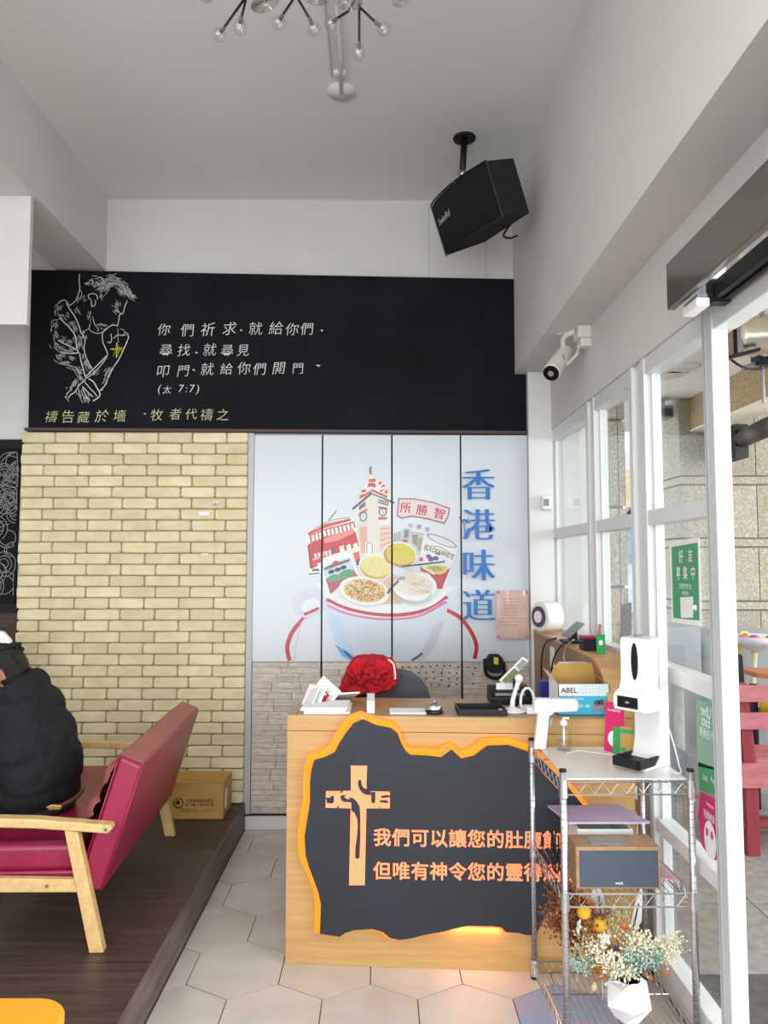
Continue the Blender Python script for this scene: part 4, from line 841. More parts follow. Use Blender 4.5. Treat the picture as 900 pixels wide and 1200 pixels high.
# office chair with a red jacket behind the counter
oc = thing('office_chair', (-.02, 3.85, 0), 'grey office chair behind the counter with a red cap over it', 'chair')
cxx = oY(450, 800, 3.72).x; px2 = []
mat('grey_felt', '55565A', .95, bump=.3, bscale=200)
for a in range(24):
    t_ = a*math.pi*2/24; px2.append((cxx+.0+.235*math.copysign(abs(math.cos(t_))**.7, math.cos(t_)), 3.70, .84+.235*math.copysign(abs(math.sin(t_))**.7, math.sin(t_))))
B().prism(px2, (0,.06,0)).build('backrest', 'grey_felt', oc, bevel=.02, seg=3); B().box(cxx-.22, cxx+.24, 3.78, 4.2, .44, .52).build('seat', 'grey_felt', oc, bevel=.03, seg=3)
B().cyl((cxx,3.99,.09),(cxx,3.99,.44),.025).build('column', 'black', oc); B().box(cxx-.02, cxx+.04, 3.755, 3.80, .45, .75).build('back_support', 'black', oc)
for k in range(5): a = R(72*k); B().prism([(cxx+.02*math.cos(a+1.57),3.99+.02*math.sin(a+1.57),.06),(cxx+.26*math.cos(a),3.99+.26*math.sin(a),.05),(cxx+.02*math.cos(a-1.57),3.99+.02*math.sin(a-1.57),.06)], (0,0,.03)).build('leg', 'black', oc); B().ball((cxx+.25*math.cos(a),3.99+.25*math.sin(a),.027),.026,8,6).build('caster', 'black', oc, smooth=True)
rj = thing('red_bonnet', oY(438, 820, 3.68), 'bright red knitted bonnet draped over the office chair back', 'bonnet')
mat('red_cloth', 'C01420', .8, c2='A00E1A', scale=(20,20,20), bump=.4, bscale=50)
sil = [(388,826),(396,812),(402,798),(406,786),(410,777),(418,771),(436,769),(450,771),(462,777),(466,790),(464,802),(457,809),(446,812),(432,813),(421,811),(412,820),(407,828),(399,826)]
P = [oY(x, y, 3.66) for x, y in sil]; b = B(); b.prism([p+Vector((0,-.05,0)) for p in P], (0,.16,0))
o = b.build('shell', 'red_cloth', rj, smooth=True, mods=[('REMESH', dict(mode='VOXEL', voxel_size=.008)), ('SMOOTH', dict(factor=.8, iterations=10))])
tx = bpy.data.textures.new('folds', 'CLOUDS'); tx.noise_scale = .035; o.modifiers.new('d', 'DISPLACE').texture = tx; o.modifiers['d'].strength = .03
b = B()
for k in range(26):
    a = rn.uniform(0, 6.28); rr = rn.uniform(.2, 1); c = oY(432+24*rr*math.cos(a), 789+13*rr*math.sin(a), 3.60+rn.uniform(-.01,.01)); b.ball(c, (rn.uniform(.012,.022), .02, rn.uniform(.009,.016)), 8, 6, Euler((rn.uniform(0,3),rn.uniform(0,3),0)).to_quaternion())
b.build('ruffles', mat('dark_red_cloth','A30F1C',.85), rj, smooth=True); B().tube(smooth_line([oY(455,773,3.6), oY(461,778,3.59), oY(463,790,3.58), oY(463,796,3.58)]), .005).build('zip', mat('zip_cream','E0C8B8',.6), rj)
# till electronics at the right
p, r_ = cc(572, 835), cc(628, 835)
t = thing('receipt_printer', (.66, 3.36, ZC), 'black receipt printer behind the scanner stand', 'printer')
x0 = oY(574,820,3.34).x; x1 = oY(622,820,3.34).x; zt = oY(590,806,3.34).z
B().prism([(x0,3.30,ZC),(x0,3.44,ZC),(x0,3.44,zt),(x0,3.36,zt),(x0,3.30,zt-.035)], (x1-x0,0,0)).build('case', 'black', t, bevel=.006); B().box(x0+.02, x1-.03, 3.31, 3.33, zt-.035, zt-.02).build('paper_slot', 'grey_plastic', t); B().box(x0+.03, x1-.05, 3.345, 3.35, zt-.01, zt+.02).build('paper_strip', 'paper', t)
t = thing('yellow_scanner', oY(580, 795, 4.55), 'black handheld device with yellow label and loop handle', 'scanner'); 
B().prism([oY(x,y,4.55) for x,y in ((569,774),(574,767),(585,767),(590,773),(590,783),(586,789),(576,789),(570,784))], (0,.05,0)).build('head', 'black', t, bevel=.006); B().prism([oY(x,y,4.53) for x,y in ((579,770),(584,771),(584,779),(579,778))], (0,.01,0)).build('label', mat('yellow_label','D8D820',.5), t); B().tube(smooth_line([oY(x,y,4.57) for x,y in ((568,772),(569,788),(576,794),(586,794),(591,788),(590,776))]), .010, 8).build('handle_loop', 'black', t, smooth=True)
t = thing('tilted_terminal', oY(602, 786, 3.26), 'tilted silver-framed card terminal above the printer', 'terminal'); A_ = [oY(x,y,3.26) for x,y in ((585,798),(613,770),(620,775),(592,803))]
B().prism(A_, (0,.02,0)).build('frame', 'white_plastic', t, bevel=.003); B().prism([oY(x,y,3.252) for x,y in ((588,798),(603,783),(608,787),(593,801))], (0,.01,0)).build('screen', mat('screen_green','6C7A58',.3), t); B().prism([oY(x,y,3.252) for x,y in ((605,781),(613,773),(618,776),(609,785))], (0,.01,0)).build('keypad', 'grey_plastic', t); B().cyl(oY(603,795,3.275), Vector((oY(603,800,3.275).x,3.275,ZC)), .008).build('support_post', 'black', t)
t = thing('scanner_stand', (.6, 3.15, ZC), 'white gooseneck scanner stand with round base', 'stand'); c = oZ(599, 832, ZC)
B().lathe([(.058,0),(.058,.006),(.02,.014),(.012,.02)], (c.x,3.16,ZC), 24).build('base', 'white_plastic', t, smooth=True); B().tube(smooth_line([(c.x,3.16,ZC+.01),(c.x+.002,3.16,ZC+.03),oY(603,815,3.17),oY(608,798,3.17)]), [.010]*2+[.009]*11 , 8).build('neck', 'white_plastic', t, smooth=True) if False else B().tube([(c.x,3.16,ZC+.01),oY(601,820,3.16),oY(605,806,3.17),oY(608,798,3.17)], [.012,.010,.009,.011], 8).build('neck', 'white_plastic', t, smooth=True)
B().ball(oY(608,795,3.17), (.018,.02,.018), 10, 8).build('head', 'white_plastic', t, smooth=True)
b = B().tube([oY(618+8*math.cos(a*.5), 822+16*math.sin(a*.5), 3.2) for a in range(13)], .006, 6, True); c = oY(618,838,3.2); b.box(c.x-.03, c.x+.03, 3.18, 3.24, ZC, ZC+.012); 
tag(b.build('headset_ring', 'white_plastic', smooth=False), 'white plastic ring-shaped holder standing on the counter', 'holder')
p = cc(622, 836); tag(B().box(p.x-.02, p.x+.055, 3.09, 3.15, ZC, ZC+.03).build('white_adapter', 'white_plastic', bevel=.004), 'small white box in front of the ring holder', 'box')
a, c = oY(633,803,3.42), oY(656,821,3.42); tag(B().box(a.x, c.x, 3.40, 3.46, ZC, a.z+.02).build('blue_box', mat('deep_blue','2A3590',.4)), 'small dark blue box left of the open carton', 'box')
# open carton with blue print
bx_ = thing('product_carton', (.74, 3.15, ZC), 'open carton printed white and cyan with a grey tape dispenser picture', 'box'); a, c = cpx(654,803,-.07), cpx(716,838,-.07); xa, xb, ya = a.x, c.x, a.y; zt = a.z+.004
mat('cyan_print', '38B4D8', .45); mat('kraft', 'C39A58', .7, c2='B58C4C', scale=(10,10,10))
B().box(xa, xb, ya, ya+.003, ZC, zt).build('front_wall', 'paper', bx_); B().box(xa, xa+.003, ya, ya+.17, ZC, zt).build('side_wall', 'paper', bx_); B().box(xb-.003, xb, ya, ya+.17, ZC, zt).build('side_wall', 'kraft', bx_); B().box(xa, xb, ya+.167, ya+.17, ZC, zt).build('back_wall', 'kraft', bx_); B().box(xa, xb, ya, ya+.17, ZC, ZC+.004).build('bottom', 'kraft', bx_)
e, f_ = oY(650,780,ya+.22), oY(711,778,ya+.22); B().prism([(xa,ya+.168,zt),(xb,ya+.168,zt),(f_.x,f_.y,f_.z),(f_.x-.01,f_.y,f_.z+.008),(e.x+.01,e.y,e.z+.008),(e.x,e.y,e.z)], (0,.003,0)).build('lid_flap', 'kraft', bx_)
B().prism([(xa,ya,zt),(xa,ya+.14,zt),(xa-.035,ya+.12,zt+.05),(xa-.035,ya+.03,zt+.05)], (-.002,0,.001)).build('side_flap', 'paper', bx_); B().prism([(xb,ya+.02,zt),(xb,ya+.14,zt),(xb-.045,ya+.12,zt+.03),(xb-.045,ya+.04,zt+.03)], (.002,0,.001)).build('side_flap', 'kraft', bx_)
yf = ya-.0012; h_ = zt-ZC; w_ = xb-xa
B().box(xa, xb, yf, ya, ZC+.002, ZC+h_*.62).build('cyan_band', 'cyan_print', bx_)
b = B(); text(b, 'ABEL', (xa+.045, yf-.0004, ZC+h_*.80), .030, off=.008, sx=1.0); b.build('brand_lettering', mat('ink','2A2C30',.5), bx_)
b = B(); text(b, 'TAPE DISPENSER', (xa+.06, yf-.0006, ZC+h_*.52), .012); text(b, 'NO. 66', (xa+.10, yf-.0006, ZC+h_*.30), .018, off=.005); stuff(b.build('small_lettering', 'paper', bx_))
b = B()
for k in range(14): b.box(xa+w_*.40+k*.009, xa+w_*.40+k*.009+.003, yf-.0003, yf, ZC+h_*.66, ZC+h_*.98)
stuff(b.build('stripe_pattern', mat('pale_cyan','A8DCE8',.5), bx_))
g0 = (xa+w_*.78, ZC+h_*.30); B().prism([(g0[0]+dx*w_, yf-.0012, g0[1]+dz*h_) for dx, dz in ((-.15,-.2),(.13,-.14),(.16,.02),(.12,.22),(.0,.14),(-.12,.0))], (0,.001,0)).build('dispenser_picture', 'grey_plastic', bx_)
b = B()
for dx, dz in ((-.03,.10),(.05,.12)): b.cyl((g0[0]+dx*w_, yf-.0018, g0[1]+dz*h_), (g0[0]+dx*w_, yf-.001, g0[1]+dz*h_), .012, n=12)
stuff(b.build('roll_picture', mat('dark_grey','505358',.5), bx_))
t = tag(B().box(*(lambda u, v: (u.x, v.x, 3.36, 3.40, v.z, u.z))(oY(655,776,3.38), oY(697,781,3.38))).build('white_strip', 'paper'), 'white strip of paper edge behind the carton flap', 'paper'); t.location.z = t.location.z
# things on the window ledge
ZL = 1.197
pt = oZ(655, 735, ZL)
t = thing('paper_roll_dispenser', (.99, 4.3, ZL), 'round white roll dispenser on the ledge in the window corner', 'dispenser'); c = oY(641,720,4.3); zc = ZL+.092
B().cyl((c.x-.050,4.28,zc),(c.x+.055,4.33,zc),.086,n=28).build('drum', 'white_plastic', t, bevel=.012, seg=3); B().cyl((c.x-.056,4.277,zc),(c.x-.048,4.281,zc),.060,n=24).build('dark_cap', mat('dark_plum','5A4650',.4), t); B().cyl((c.x-.059,4.2755,zc),(c.x-.055,4.2775,zc),.034,n=24).build('grey_ring', 'white_plastic', t)
c = oZ(671,748,ZL); x_ = 1.005
t = thing('smartphone', (x_-.0, 3.75, ZL), 'grey smartphone propped on a charging stand on the ledge', 'phone'); A_ = [oY(x,y,3.75) for x,y in ((657,745),(676,728),(686,731),(668,748))]
B().prism(A_, (0,.012,0)).build('body', 'grey_plastic', t, bevel=.004); B().prism([oY(x,y,3.748) for x,y in ((660,744),(676,730),(683,732),(668,746))], (0,.003,0)).build('screen', mat('phone_screen','7E878C',.15), t); q_ = oY(671,752,3.75); B().box(q_.x-.045, q_.x+.05, 3.72, 3.84, ZL, ZL+.012).build('stand_base', 'black', t); B().box(q_.x-.01, q_.x+.03, 3.77, 3.8, ZL+.012, A_[3].z+.03).build('stand_arm', 'black', t)
q_ = oY(691,762,3.45); tag(B().box(q_.x-.035, q_.x+.035, 3.42, 3.5, ZL, ZL+.055).build('red_black_box', 'black', bevel=.003), 'small black box with red top on the ledge', 'box'); o = B().box(q_.x-.035, q_.x+.035, 3.42, 3.5, ZL+.055, ZL+.065).build('lid', mat('crimson','A81840',.4)); par = [x for x in bpy.data.objects if x.name == 'red_black_box'][0]; o.parent = par; o.matrix_parent_inverse = Matrix.Translation(-ORG[par.name])
q_ = oY(704,755,3.3); t = thing('green_card', (q_.x, 3.3, ZL), 'small upright green card at the end of the ledge', 'card'); B().box(q_.x-.018, q_.x+.02, 3.3, 3.304, ZL, ZL+.085).build('card', mat('card_green','2F9A50',.5), t); B().box(q_.x-.008, q_.x+.008, 3.2985, 3.3, ZL+.04, ZL+.06).build('white_mark', 'paper', t); B().prism([(q_.x-.01,3.31,ZL+.08),(q_.x+.006,3.31,ZL+.08),(q_.x+.008,3.31,ZL+.13),(q_.x-.004,3.31,ZL+.13)], (0,.004,0)).build('tag', mat('tag_brown','A8786A',.6), t)
for pts, m, lb in (([(652,748),(640,752),(635,770),(634,800),(630,828)], 'black', 'thin black cable hanging down the curved panel to the printer'), ([(688,752),(665,752),(655,760),(648,775),(645,800),(642,825)], 'black', 'black cable looping from the ledge box behind the carton'), ([(672,750),(664,757),(661,768),(662,778)], 'paper', 'short white cable below the smartphone')):
    b = B().tube(smooth_line([oX(x,y,.912) for x,y in pts]), .004, 6); tag(b.build('cable', mat('pink_cable','D8B8B0',.5) if m == 'paper' else m, smooth=True), lb, 'cable')
# ================================================================ chrome wire rack
RX0, RX1, RY0, RY1 = .607, 1.034, 2.535, 2.975
mat('steel_dark','A8A9AD',.38,metal=1.0); mat('post_chrome','C9CACD',.33,metal=1.0)
rk = thing('wire_rack', (.82, 2.76, 0), 'chrome wire rack with three shelves in front of the counter', 'rack')
for k, (x, y) in enumerate(((RX0,RY0),(RX1,RY0),(RX0-.016,RY1),(RX1-.01,RY1))):
    po = B().cyl((x,y,.02),(x,y,.902),.0115,n=14).build('post', 'post_chrome', rk, smooth=True)
    b = B()
    for i in range(34): b.cyl((x,y,.035+i*.0254),(x,y,.0375+i*.0254),.01185,n=12)
    stuff(b.build('groove_rings', 'steel_dark', po)); B().cyl((x,y,.902),(x,y,.91),.0125,n=12).build('end_cap', 'black', po); B().cyl((x,y,0),(x,y,.02),.014,n=12).build('foot', 'black', po)
for z in (.868, .505, .062):
    sh = B()
    for a, c in (((RX0,RY0),(RX1,RY0)),((RX0-.016,RY1),(RX1-.01,RY1)),((RX0,RY0),(RX0-.016,RY1)),((RX1,RY0),(RX1-.01,RY1))):
        sh.cyl((*a,z),(*c,z),.003,n=6); sh.cyl((*a,z-.042),(*c,z-.042),.003,n=6)
    so = stuff(sh.build('shelf_frame', 'chrome', rk))
    zg = B()
    for a, c in (((RX0,RY0),(RX1,RY0)),((RX0-.016,RY1),(RX1-.01,RY1)),((RX0,RY0),(RX0-.016,RY1)),((RX1,RY0),(RX1-.01,RY1))):
        A_, C_ = Vector((*a,z)), Vector((*c,z)); n = 16
        zg.tube([A_.lerp(C_, i/n)+Vector((0,0,-.004 if i % 2 else -.038)) for i in range(n+1)], .0018, 5)
    stuff(zg.build('zigzag_wire', 'chrome', so))
    w_ = B()
    for i in range(1, 18): x = RX0-.008+(RX1-RX0)*i/18; w_.cyl((x,RY0,z+.002),(x-.004,RY1,z+.002),.0014,n=5)
    w_.cyl((RX0,2.76,z-.002),(RX1,2.76,z-.002),.003,n=6); stuff(w_.build('deck_wires', 'chrome', so))
    for k, (x, y) in enumerate(((RX0,RY0),(RX1,RY0),(RX0-.016,RY1),(RX1-.01,RY1))): B().cyl((x,y,z-.05),(x,y,z+.008),.0165,.0145,n=14).build('collar', 'post_chrome', so, smooth=False)
frost = mat('frosted_sheet','F6F3F1',.18,alpha=.6,spec=.6)
B().box(RX0+.012, RX1-.012, RY0+.004, RY1-.012, .8725, .8785).build('clear_sheet', frost, rk, bevel=.001)
ZR = .8787
# thermometer gun, pump bottle, dispenser, leaflets on the top sheet
mat('gun_white','E4E6E8',.3)
yg = 2.915; g0 = oY(633, 868, yg); g0.z = ZR
t = thing('thermometer_gun', (g0.x, yg, ZR), 'white infrared thermometer gun standing on its grip on the rack', 'thermometer')
gp = [oY(x,y,yg) for x,y in ((626,868),(640,868),(645,834),(631,834))]; gp[0].z = gp[1].z = ZR
B().prism(gp, (0,.03,0)).build('grip', 'gun_white', t, bevel=.006, seg=3); B().prism([oY(x,y,yg-.005) for x,y in ((626,822),(630,819),(676,820),(678,823),(678,832),(675,834),(650,835),(646,839),(632,839),(626,833))], (0,.04,0)).build('barrel', 'gun_white', t, bevel=.005, seg=3)
b = B(); 
for x, y in ((630,824),(652,824),(668,825),(633,864),(638,832)): p = oY(x,y,yg-.006); b.cyl(p, p+Vector((0,.002,0)), .0016, n=6)
stuff(b.build('screws', 'grey_plastic', t)); B().prism([oY(x,y,yg-.004) for x,y in ((645,842),(648,841),(647,850),(643,852))], (0,.02,0)).build('trigger', 'grey_plastic', t)
p = oY(661, 870, 2.915); p.z = ZR; t = thing('pump_bottle', (p.x, p.y, ZR), 'clear round pump bottle beside the white thermometer gun', 'bottle'); y_ = p.y
B().lathe([(.001,.001),(.026,.001),(.028,.008),(.028,.075),(.022,.086),(.011,.09),(.011,.096)], (p.x,y_,ZR), 24).build('bottle_body', 'clear_glass', t, smooth=True); B().lathe([(.001,.003),(.0255,.003),(.026,.035),(.001,.035)], (p.x,y_,ZR), 20).build('liquid', glass('liquid_glass', (.93,.94,.94), .08), t, smooth=True)
B().cyl((p.x,y_,ZR+.02),(p.x,y_,ZR+.09),.003,n=8).build('pump_tube', 'white_plastic', t); B().lathe([(.014,.094),(.014,.108),(.006,.112),(.006,.12),(.001,.12)], (p.x,y_,ZR), 16).build('pump_cap', 'white_plastic', t, smooth=True); B().box(p.x-.004,p.x+.02,y_-.005,y_+.005,ZR+.118,ZR+.124).build('nozzle', 'white_plastic', t)
# hand sanitiser dispenser
DX, DY = .945, 2.70
d = thing('sanitizer_dispenser', (DX, DY, ZR), 'tall white hand sanitiser dispenser with black oval window and drip tray', 'dispenser')
Md = Matrix.Translation((DX, DY, ZR)) @ Matrix.Rotation(R(-52), 4, 'Z') @ Matrix.Scale(.96, 4)
def db(): b = B(); b.M = Md; return b
mat('dispenser_white','ECEDED',.3,spec=.5); Wd = 'dispenser_white'
prof = [(-.075,.205),(-.105,.21),(-.11,.225),(-.11,.262),(-.098,.272),(-.072,.285),(-.062,.31),(-.060,.34),(-.060,.455),(-.055,.468),(-.045,.472),(.055,.472),(.06,.466),(.06,.205)]
b = db(); b.prism([(-.062, y, z) for y, z in prof], (.124,0,0)); b.build('housing', Wd, d, bevel=.008, seg=3)
prof = [(.012,.205),(.012,.10),(.0,.05),(-.03,.018),(-.09,.012),(-.09,0),(.06,0),(.06,.205)]
b = db(); b.prism([(-.055, y, z) for y, z in prof], (.11,0,0)); b.build('back_stand', Wd, d, bevel=.004, seg=2)
b = db(); b.prism([(.033*math.cos(a*math.pi/12)*.42, -.0625, .385+.068*math.sin(a*math.pi/12)) for a in range(24)], (0,.006,0)); b.build('oval_window', 'black_gloss', d)
b = db(); b.box(-.042,.042,-.1125,-.108,.222,.262); b.build('sensor_screen', 'black_gloss', d)
b = db(); b.box(-.008,.008,-.1135,-.1125,.238,.246); b.build('sensor_mark', 'grey_plastic', d)
b = db(); b.box(.0615,.063,-.005,-.001,.29,.45); b.build('side_slot', 'grey_plastic', d)
b = db(); b.box(-.05,.05,-.125,-.0,.018,.03); b.box(-.055,.055,-.13,-.122,.012,.045); b.box(-.055,-.05,-.13,0,.012,.045); b.box(.05,.055,-.13,0,.012,.045); b.build('drip_tray', 'black', d)
b = db(); b.cyl((-.02,0,.472),(-.02,0,.478),.02,n=16); b.build('top_plug', 'grey_plastic', d)
p = Vector((1.0, 2.72, ZR)); b = B().tube(smooth_line([(1.005,2.72,1.04),(1.03,2.70,1.0),(1.037,2.66,.93),(1.03,2.62,.90),(1.02,2.58,.8835),(.99,2.60,.8835)]), .0022, 6); tag(b.build('power_cord', 'white_plastic', smooth=True), 'thin white cord running from the sanitiser dispenser', 'cord')
b = B(); rr = random.Random(9); pts = [(.70+.06*i+rr.uniform(-.01,.01), 2.86+rr.uniform(-.04,.04), ZR+.003) for i in range(5)]; b.tube(smooth_line(pts), .0022, 6); tag(b.build('loose_wire', 'white_plastic', smooth=True), 'loose thin white wire lying on the rack top', 'wire')
def stand_card(name, x, y, w, h, rz, m, label, tilt=-.12):
    t = thing(name, (x,y,ZR), label, 'leaflet'); b = B(); b.M = Matrix.Translation((x,y,ZR)) @ Matrix.Rotation(rz,4,'Z') @ Matrix.Rotation(tilt,4,'X'); b.box(-w/2,w/2,-.0015,.0015,0,h); b.build('board', m, t); return t, b.M
t, M_ = stand_card('pink_leaflet', .885, 2.88, .075, .185, R(-40), 'magenta_print', 'upright magenta leaflet behind the sanitiser dispenser')
b = B(); b.M = M_; text(b, 'foodpanda', (-.002,-.0022,.155), .012, off=.005); b.prism([(.024*math.cos(a*.35), -.0022, .05+.03*math.sin(a*.35)) for a in range(18)], (0,.0006,0)); stuff(b.build('print', 'paper', t))
t, M_ = stand_card('kraft_leaflet', .915, 2.80, .06, .11, R(-30), 'kraft', 'low kraft brown leaflet standing just behind the drip tray'); b = B(); b.M = M_; b.box(-.028,.02,-.0025,-.0016,.085,.10); b.box(-.028,-.01,-.0025,-.0016,.02,.035); stuff(b.build('print', 'card_green', t))
t, M_ = stand_card('green_leaflet', .90, 2.845, .06, .10, R(-38), 'card_green', 'green leaflet wedged between pink and kraft leaflets')
# middle shelf: radio, folders, tray, cables
ZM = .5085
mat('radio_wood','A88A6C',.5,c2='927458',scale=(20,20,60),kind='wave'); mat('radio_cloth','4C5662',.9,c2='444E5A',scale=(300,300,300),bump=.1,bscale=400)
t = thing('table_radio', (.80, 2.62, ZM), 'wooden table radio with grey blue cloth front on the middle shelf', 'radio')
x0, x1, y0, y1, z1 = .652, .938, 2.56, 2.68, ZM+.138
B().box(x0, x1, y0, y1, ZM, z1).build('cabinet', 'radio_wood', t, bevel=.006, seg=3); B().box(x0+.012, x1-.01, y0-.003, y0+.002, ZM+.008, z1-.012).build('front_cloth', 'radio_cloth', t, bevel=.002); B().box(x0+.06, x1-.10, y0+.025, y1-.03, z1, z1+.002).build('top_plate', 'grey_plastic', t)
b = B(); text(b, 'muit', (.795, y0-.0036, ZM+.022), .014, off=.01); b.build('small_logo', 'paper', t)
mat('purple_print','A596C6',.45,c2='B7A6C4',scale=(5,5,5)); mat('rose_print','C9A6AE',.55)
t = thing('purple_folder', (.80, 2.80, ZM+.14), 'large glossy lilac folder lying over the tray behind the radio', 'folder')
B().prism([(.668,2.715,.672),(.96,2.715,.672),(.925,2.95,.655),(.645,2.95,.655)], (0,0,.005)).build('cover', 'purple_print', t); B().prism([(.669,2.716,.669),(.958,2.716,.669),(.924,2.95,.652),(.647,2.95,.652)], (0,0,.0025)).build('pages', 'paper', t)
t = thing('document_tray', (.80, 2.83, ZM), 'white plastic basket under the lilac folder on the middle shelf', 'tray')
for a in ((.70,.90,2.72,2.73,ZM,.648),(.70,.90,2.94,2.95,ZM,.648),(.70,.71,2.73,2.94,ZM,.648),(.89,.90,2.73,2.94,ZM,.648)): B().box(*a).build('side', 'white_plastic', t, bevel=.003)
B().box(.70,.90,2.72,2.95,ZM,ZM+.004).build('bottom', 'white_plastic', t)
t = tag(B().prism([(.950,2.60,ZM+.02),(1.015,2.60,ZM+.005),(1.01,2.93,ZM+.005),(.945,2.93,ZM+.045)], (0,0,.004)).build('rose_sheet', 'rose_print'), 'dusty rose sheet lying at the right end of the middle shelf', 'paper')
b = B(); rr = random.Random(5); pts = [(.600+rr.uniform(-.0,.03), 2.70+rr.uniform(-.015,.015), .56+rr.uniform(-.05,.13)) for i in range(12)]; b.tube(smooth_line([(.615,2.70,ZM+.002)]+pts), .003, 6); tag(b.build('cable_tangle', 'black', smooth=True), 'tangle of thin black cable beside the rack post', 'cable')
# bottom shelf: vase with dried flowers
ZB_ = .0655; VX, VY = .835, 2.62
v = thing('faceted_vase', (VX, VY, ZB_), 'white faceted geometric vase on the lowest rack shelf', 'vase')
vs = []; rings = [(.045,0,0),(.082,.052,.35),(.066,.115,0),(.046,.128,.35)]
for r_, z, o_ in rings: vs += [(VX+r_*math.cos(2*math.pi*(i+o_)/6), VY+r_*math.sin(2*math.pi*(i+o_)/6), ZB_+z) for i in range(6)]
fs = [tuple(range(6))[::-1]]
for k in range(3):
    for i in range(6):
        a_, b_, c_, d_ = k*6+i, k*6+(i+1) % 6, (k+1)*6+(i+1) % 6, (k+1)*6+i; fs += [(a_,b_,c_),(a_,c_,d_)]
B().add(vs, fs).build('body', mat('ceramic','EDEDEC',.35), v, orient=True); B().lathe([(.040,.1285),(.046,.1285)], (VX,VY,ZB_), 6).build('rim', 'ceramic', v)
mat('dry_brown','7C4A30',.8); mat('dry_red','8A3A22',.8); mat('dry_yellow','D8A424',.8); mat('dry_cream','E2DCC4',.8); mat('dry_beige','BFAE86',.8); mat('sage','9DB8A8',.7); mat('teal_leaf','78A8A0',.7); mat('dry_white','EDEAE2',.8); mat('dry_orange','B4682C',.8); mat('dry_purple','5A4A60',.8); mat('stem_brown','7A6A48',.8)
rr = random.Random(21)
bq = thing('dried_bouquet', (VX, VY, ZB_+.11), 'dried flower bouquet in sage, cream, brown and mustard in the white vase', 'flowers')
base = Vector((VX, VY, ZB_+.11))
def fl(px, py, y): return oY(px, py, y)
def stem(b, p, r=.0016): m_ = base.lerp(p, .5)+Vector((0,0,.02)); b.tube(smooth_line([base, m_, p], 3), r, 4)
bs = B(); tips = {}
def blossoms(name, m, spots, size, petals=5, label=None):
    for px, py, y in spots:
        c = fl(px, py, y); b = B(); s_ = size*1.25*rr.uniform(.85,1.2)
        if petals:
            q0 = Euler((rr.uniform(-.5,.5)+1.3, rr.uniform(-.6,.6), rr.uniform(0,6))).to_quaternion()
            for k in range(petals):
                a = 2*math.pi*k/petals; dd = q0 @ Vector((math.cos(a), math.sin(a), .25)); b.ball(c+dd*s_*.6, (s_*.5, s_*.32, s_*.14), 7, 5, q0 @ Quaternion((0,0,1), a))
            b.ball(c, s_*.26, 7, 5)
        else: b.ball(c, (s_, s_*.9, s_*.95), 12, 8)
        b.build(name, m, bq, smooth=True); stem(bs, c)
blossoms('craspedia', 'dry_yellow', [(684,1069,2.60),(703,1083,2.62)], .021, 0)
blossoms('white_blossom', 'dry_white', [(679,1086,2.58),(726,1126,2.54),(716,1119,2.56),(708,1099,2.6)], .017)
blossoms('brown_blossom', 'dry_brown', [(660,1062,2.66),(672,1052,2.68),(664,1080,2.66),(672,1100,2.64)], .022)
blossoms('orange_blossom', 'dry_orange', [(730,1088,2.6),(698,1140,2.55),(714,1116,2.58),(693,1061,2.64)], .015)
blossoms('cotton_ball', 'dry_white', [(707,1102,2.62)], .016, 0); blossoms('red_blossom', 'dry_red', [(684,1058,2.68),(655,1072,2.68),(668,1070,2.68)], .018); blossoms('purple_blossom', 'dry_purple', [(722,1112,2.58),(748,1133,2.56),(716,1125,2.57)], .010)
def leaf(p, d, L_, w_, m, name):
    d = d.normalized(); sd = d.cross(Vector((0,-1,.2))).normalized(); b = B(); n = 6; V1 = []; 
    for k in range(n+1): t_ = k/n; ww = w_*math.sin(math.pi*min(t_*.9+.05,1)); c = p+d*L_*t_+Vector((0,-.006*math.sin(t_*3),0)); V1 += [c+sd*ww, c+Vector((0,.002,0)), c-sd*ww]
    fs = []
    for k in range(n): fs += [(3*k,3*k+1,3*k+4,3*k+3),(3*k+1,3*k+2,3*k+5,3*k+4)]
    b.add(V1, fs); b.build(name, m, bq, smooth=True, mods=[('SOLIDIFY', dict(thickness=.0012))]); stem(bs, p)
for px, py, dx, dz, L_, w_, m in ((712,1142,.0,.6,.055,.014,'teal_leaf'),(708,1130,.35,-.6,.06,.013,'teal_leaf'),(688,1122,.9,.1,.04,.014,'teal_leaf'),(745,1120,.2,1,.05,.012,'sage'),(758,1118,.5,1,.05,.012,'sage'),(766,1125,1,.3,.04,.012,'sage'),(735,1130,-.1,1,.045,.010,'sage'),(684,1135,-.7,.2,.04,.014,'sage'),(676,1128,-1,.4,.035,.012,'sage'),(697,1150,-.2,-1,.035,.010,'dry_beige'),(768,1127,1,-.1,.03,.006,'dry_orange'),(756,1142,.8,-.5,.035,.007,'dry_orange'),(776,1138,1,-.4,.03,.006,'dry_orange')): leaf(fl(px,py,2.58), Vector((dx,rr.uniform(-.2,.2),dz)), L_, w_, m, 'large_leaf')
def spray(name, m, spots, sp, n, r_):
    b = B()
    for px, py, y in spots:
        c = fl(px, py, y); stem(bs, c, .0012)
        for k in range(n):
            q_ = c+Vector((rr.gauss(0,sp), rr.gauss(0,sp*.7), rr.gauss(0,sp))); b.tube([c.lerp(base, .12), q_], .0007, 3); b.ball(q_, rr.uniform(.6,1.3)*r_, 5, 4)
    return stuff(b.build(name, m, bq))
spray('cream_sprays', 'dry_cream', [(740,1110,2.55),(752,1112,2.56),(760,1108,2.56),(748,1098,2.57),(722,1135,2.53),(734,1138,2.53),(712,1128,2.54),(700,1110,2.56),(790,1103,2.57),(786,1118,2.56),(778,1108,2.57)], .019, 52, .0040)
